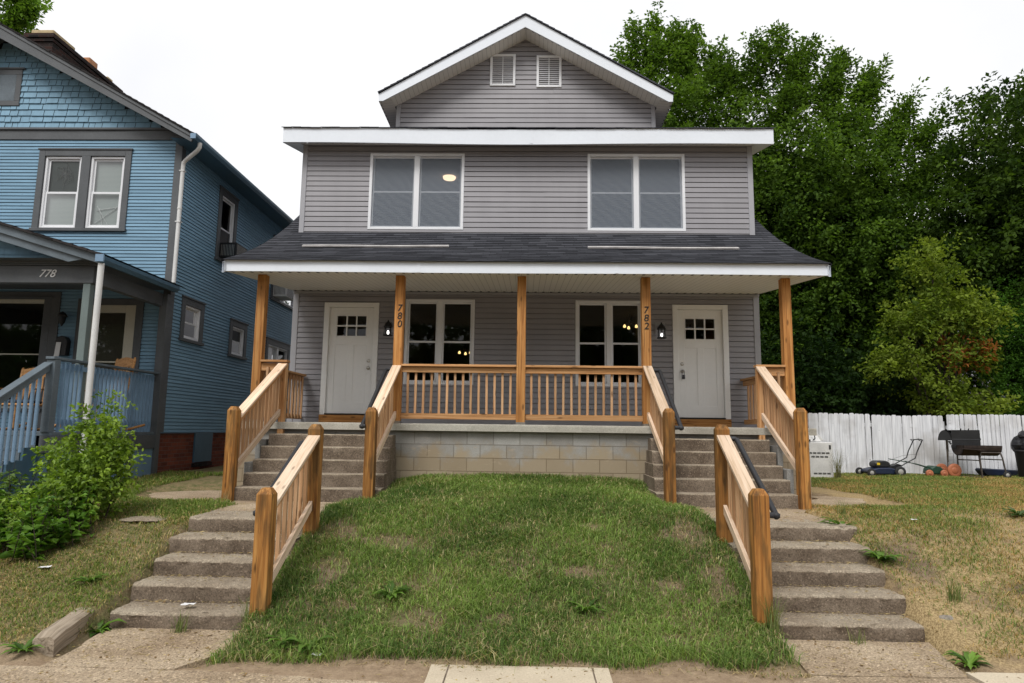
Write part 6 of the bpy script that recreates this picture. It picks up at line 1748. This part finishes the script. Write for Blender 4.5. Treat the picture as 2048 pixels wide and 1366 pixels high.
def tuft(x, y, n, h, seed, lab, z=None, cols=((.07, .12, .025), (.25, .27, .10)), spread=.5):
    z = gzf(x, y) if z is None else z; r = np.random.default_rng(seed); V = []; LP = []; Cc = []; nb = 0
    for k in range(n):
        a = r.uniform(0, 6.28); l_ = h * r.uniform(.5, 1.15); o = r.normal(0, .035, 2); d = np.array([math.cos(a), math.sin(a), 0]) * spread * r.uniform(.2, 1.2); s_ = np.array([-math.sin(a), math.cos(a), 0]); m = 5; pts = []
        for j in range(m):
            q = j / (m - 1); c = np.array([o[0], o[1], -.01]) + d * l_ * q ** 1.7 + np.array([0, 0, l_ * (q - .38 * q * q * abs(spread))]); ww = .007 * (1 - q * .85)
            pts += [c + s_ * ww * .5, c - s_ * ww * .5]
        f = r.uniform(0, 1); col = np.array(cols[0]) * (1 - f) + np.array(cols[1]) * f
        for j in range(m - 1): LP += [nb + 2 * j, nb + 2 * j + 1, nb + 2 * j + 3, nb + 2 * j + 2]
        V += pts; Cc += [col] * len(pts); nb += len(pts)
    o = fast_mesh('grass_tuft', np.array(V), LP, 4, M['grass'], np.array(Cc)); o.location = (x, y, z); tag(o, lab, 'grass', 'tall grass tufts'); return o
tuft(-3.02, 6.04, 45, .24, 1, 'grass tuft growing at the foot of the lowest left step', .0)
tuft(-2.40, 6.02, 60, .30, 2, 'long grass round the foot of the lower left railing post')
tuft(2.10, 5.92, 70, .38, 3, 'long grass round the foot of the lower right railing post')
tuft(2.9, 6.08, 26, .2, 4, 'thin grass tuft before the lowest right step', .0)
tuft(-2.13, 9.0, 30, .2, 5, 'grass at the foot of the post left of the green bank top')
tuft(-4.07, 9.05, 26, .2, 6, 'dry grass at the foot of the outermost left railing post', .8, ((.2, .16, .07), (.4, .33, .18)))
tuft(6.75, 14.75, 90, .75, 7, 'tall weedy grass beside the white cabinet', None, ((.06, .08, .02), (.25, .22, .10)), .4)
tuft(3.95, 6.45, 70, .26, 8, 'coarse green grass clump on the dry bank beside the rock')
tuft(3.85, 8.35, 50, .22, 9, 'green grass tuft at the edge of the right landing')

# ------------------------------------------------------------ lawns: every blade, one object per lawn
def in_ell(x, y, cx, cy, rx, ry): return ((x - cx) / rx) ** 2 + ((y - cy) / ry) ** 2 < 1
def blades(name, lab, x0, x1, y0, y1, n, dens, hfun, cfun, seed, width=.0055, lean=.75):
    r = np.random.default_rng(seed)
    y = y0 + (y1 - y0) * r.uniform(0, 1, n) ** 1.25 if y1 - y0 > 6 else r.uniform(y0, y1, n)
    x = r.uniform(x0, x1, n)
    keep = r.uniform(0, 1, n) < dens(x, y)
    # nothing on concrete, under the houses or through the stairs
    bad = in_ell(x, y, 4.75, 10.1, .72, .75) | in_ell(x, y, -4.9, 9.85, .75, .75)
    for a, b, c, d in ((-3.74, -2.42, 5.2, 9.4), (2.16, 3.56, 5.3, 9.4), (-4.1, -2.0, 8.95, 11), (1.8, 3.8, 8.98, 11), (-4.6, 4.5, 10.4, 30), (-30, -6.6, 9.2, 30), (-30, -6.85, 7.5, 30), (5.9, 6.8, 14.85, 15.6), (3.5, 20, 16.97, 30), (4.45, 5.4, 10, 12.6), (-5.65, -4.6, 10, 12)):
        bad |= (x > a) & (x < b) & (y > c) & (y < d)
    keep &= ~bad
    x, y = x[keep], y[keep]; n = len(x); z = ground_z(x, y) - .006
    dist = np.maximum(1, y / 6.0)
    h = hfun(x, y, r) * r.uniform(.55, 1.2, n); wd = width * r.uniform(.7, 1.3, n) * dist ** .45
    a = r.uniform(0, 2 * np.pi, n); le = lean * r.uniform(.15, 1.25, n)
    d = np.stack([np.cos(a), np.sin(a), np.zeros(n)], 1); s_ = np.stack([-np.sin(a + r.normal(0, .5, n)), np.cos(a), np.zeros(n)], 1)
    b = np.stack([x, y, z], 1); up_ = np.array([0, 0, 1.])
    mid = b + d * (h * le * .28)[:, None] + up_ * (h * .60)[:, None]
    tp = b + d * (h * le * .95)[:, None] + up_ * (h * np.maximum(.15, 1.0 - .42 * le))[:, None]
    V = np.empty((n, 5, 3), np.float32)
    V[:, 0] = b + s_ * (wd / 2)[:, None]; V[:, 1] = b - s_ * (wd / 2)[:, None]; V[:, 2] = mid - s_ * (wd * .42)[:, None]; V[:, 3] = mid + s_ * (wd * .42)[:, None]; V[:, 4] = tp
    lp = (np.arange(n)[:, None] * 5 + np.array([[0, 1, 2, 3, 3, 2, 4]])).ravel()
    nper = np.tile([4, 3], n)
    col = np.repeat(cfun(x, y, r) * r.uniform(.75, 1.25, (n, 1)), 5, 0)
    o = fast_mesh(name, V.reshape(-1, 3), lp, nper, M['grass'], col); tag(o, lab, 'grass', None, 'stuff'); return o
def mixc(f, a, b): return np.array(a) * (1 - f[:, None]) + np.array(b) * f[:, None]
bare = [(-1.32, 7.25, .42, .18), (-.18, 7.7, .30, .13), (.75, 7.75, .26, .10), (-.95, 6.0, .32, .17), (.55, 6.75, .22, .12), (1.35, 6.6, .3, .14), (1.75, 7.6, .3, .5), (-2.1, 7.55, .3, .3), (-.2, 6.0, .2, .07), (1.8, 6.6, .25, .3), (1.25, 5.75, .2, .08), (-1.9, 6.7, .22, .3)]
def mid_d(x, y):
    n = hsum(x, y, 41, 5) * .6 + hsum(x, y, 42, 14) * .4
    d = np.clip(.78 + n * .95, .06, 1)
    for (cx, cy, rx, ry) in bare:
        q = np.sqrt(((x - cx) / rx) ** 2 + ((y - cy) / ry) ** 2) + .6 * hsum(x, y, 43, 12)
        d = np.minimum(d, np.clip((q - .55) / .7, .10, 1))
    fe = 5.40 + .13 * hsum(x, x * 0, 44, 5) + .10 * np.clip(np.abs(x - .2) - 1.6, 0, 1) * -1
    d = np.where(y < fe, 0, d)
    return d * np.clip((x + 2.50 + .12 * hsum(x * 0, y, 45, 7)) / .15, 0, 1) * np.clip((2.28 - x + .1 * hsum(x * 0, y, 46, 7)) / .15, 0, 1)
def mid_h(x, y, r): return .095 + .035 * hsum(x, y, 47, 3.5) + .05 * np.clip(hsum(x, y, 58, 8) - .2, 0, 1) + .035 * sstep(9.2, 10.2, y) + .03 * (1 - sstep(5.4, 5.8, y))
def mid_c(x, y, r):
    f = np.clip(r.beta(1.5, 1.8, len(x)) + .55 * hsum(x, y, 48, 3) + .2 * hsum(x, y, 57, 11), 0, 1)
    c = mixc(f, (.062, .122, .022), (.245, .345, .080))
    dry = r.uniform(0, 1, len(x)) < .09 + .28 * np.clip(hsum(x, y, 49, 3.5), 0, 1)
    c[dry] = mixc(r.uniform(0, 1, dry.sum()), (.30, .25, .10), (.52, .45, .25)); return c
blades('lawn_grass', 'long green grass covering the bank between the two flights of steps', -2.6, 2.35, 5.28, 10.42, 150000, mid_d, mid_h, mid_c, 101, .0062, 1.5)
def thatch_c(x, y, r):
    c = mixc(r.uniform(0, 1, len(x)), (.20, .145, .065), (.48, .38, .21)); g_ = r.uniform(0, 1, len(x)) < .2
    c[g_] = mixc(r.uniform(0, 1, g_.sum()), (.07, .11, .025), (.20, .25, .07)); return c
blades('thatch', 'dry matted thatch and straw lying among the green grass of the bank', -2.5, 2.3, 5.22, 10.3, 42000, lambda x, y: np.clip(.55 + .6 * hsum(x, y, 71, 4) + .3 * hsum(x, y, 72, 15), .1, 1) * (y > 5.28 + .12 * hsum(x, x * 0, 73, 6)), lambda x, y, r: .05 + 0 * x, thatch_c, 104, .006, 2.3)
def left_d(x, y):
    n = hsum(x, y, 51, 3) * .7 + hsum(x, y, 52, 9) * .4
    fe = 5.45 + .08 * hsum(x, x * 0, 53, 3)
    return np.where(y < fe, 0, np.clip(.62 + n * .7, .08, 1))
def left_h(x, y, r): return .065 + .03 * hsum(x, y, 54, 3) + .02 * sstep(8, 9.5, y)
def left_c(x, y, r):
    g_ = np.clip(.42 + .55 * hsum(x, y, 55, 2.2) + .4 * sstep(7.6, 8.6, y), .1, .95)
    isg = r.uniform(0, 1, len(x)) < g_
    c = mixc(r.uniform(0, 1, len(x)), (.26, .19, .075), (.52, .40, .19)); c[isg] = mixc(r.uniform(0, 1, isg.sum()), (.075, .125, .02), (.22, .29, .06)); return c
blades('lawn_grass', 'patchy half dry grass on the left lawn below the blue house', -7.2, -3.70, 5.3, 12.3, 120000, left_d, left_h, left_c, 102, .006, 1.7)
def right_d(x, y):
    n = hsum(x, y, 61, 2.5) * .9 + hsum(x, y, 62, 8) * .6
    fe = 5.62 + .08 * hsum(x, x * 0, 63, 3)
    d = np.where(y < fe, 0, np.clip(.68 + n * .6, .1, 1))
    return d * np.clip((np.sqrt((x - 3.75) ** 2 + ((y - 6.1) * .8) ** 2) + .15 * hsum(x, y, 64, 9) - .15) / .3, .08, 1)
def right_h(x, y, r): return .055 + .02 * hsum(x, y, 65, 3) + .09 * np.clip(hsum(x, y, 67, 6) + .5 * hsum(x, y, 66, 1.8) - .25, 0, 1) + .018 * sstep(8, 10, y)
def right_c(x, y, r):
    g_ = np.clip(.47 + .8 * hsum(x, y, 66, 1.8) + .35 * hsum(x, y, 67, 6) + .25 * sstep(8.5, 12, y) + .2 * (1 - sstep(5.7, 6.5, y)), .04, .9)
    isg = r.uniform(0, 1, len(x)) < g_
    c = mixc(r.uniform(0, 1, len(x)), (.25, .155, .055), (.52, .36, .145)); c[isg] = mixc(r.uniform(0, 1, isg.sum()), (.08, .125, .025), (.235, .29, .07)); return c
blades('lawn_grass', 'straw coloured dry grass on the right bank and yard before the white fence', 3.50, 14.0, 5.5, 17.0, 340000, right_d, right_h, right_c, 103, .0056, 1.9)

# ------------------------------------------------------------ straw bits, dead leaves and grit on the concrete
def debris():
    r = np.random.default_rng(201); V = []; LP = []; Cc = []; nb = 0
    zones = [((-5.5, 5.0), (4.75, 5.45), .012, 900), ((-3.65, -2.5), (5.2, 6.1), .016, 420), ((2.25, 3.45), (5.35, 6.15), .016, 420), ((-3.7, -2.5), (7.6, 9.1), .805, 260), ((2.2, 3.5), (7.7, 9.1), .81, 260)]
    for k, y in enumerate((7.15, 6.81, 6.47, 6.12)):
        zones += [((-3.68, -2.5), (y + .03, y + .32), .64 - .16 * k + .006, 90), ((2.22, 3.48), (y + .07, y + .36), .64 - .16 * k + .006, 90)]
        zones += [((-3.68, -2.5), (y + .26, y + .335), .64 - .16 * k + .008, 110), ((2.22, 3.48), (y + .30, y + .375), .64 - .16 * k + .008, 110)]
    for (xa, xb), (ya, yb), z, n in zones:
        for _ in range(n):
            x, y = r.uniform(xa, xb), r.uniform(ya, yb); a = r.uniform(0, 6.28); q = r.uniform()
            zz = z + r.uniform(0, .006)
            if z < .02: zz = max(zz, gzf(x, y) + .004)
            if q < .55: l_, w_, c = r.uniform(.02, .07), r.uniform(.002, .004), np.array([.42, .33, .18]) * r.uniform(.6, 1.3)
            elif q < .9: l_, w_, c = r.uniform(.006, .02), r.uniform(.005, .014), np.array([.16, .12, .085]) * r.uniform(.4, 1.6)
            else: l_, w_, c = r.uniform(.02, .045), r.uniform(.01, .022), np.array([.22, .14, .06]) * r.uniform(.5, 1.5)
            d = np.array([math.cos(a), math.sin(a), 0]) * l_ / 2; s_ = np.array([-math.sin(a), math.cos(a), 0]) * w_ / 2; p = np.array([x, y, zz]); u = np.array([0, 0, r.uniform(0, .008)])
            V += [p - d, p + s_ + u, p + d + u * .5, p - s_]; LP += [nb, nb + 1, nb + 2, nb + 3]; Cc += [c] * 4; nb += 4
    o = fast_mesh('debris', np.array(V), LP, 4, M['grass'], np.array(Cc)); tag(o, 'straw bits, grit and dead leaves strewn over the concrete steps and pavement', 'litter', None, 'stuff')
debris()
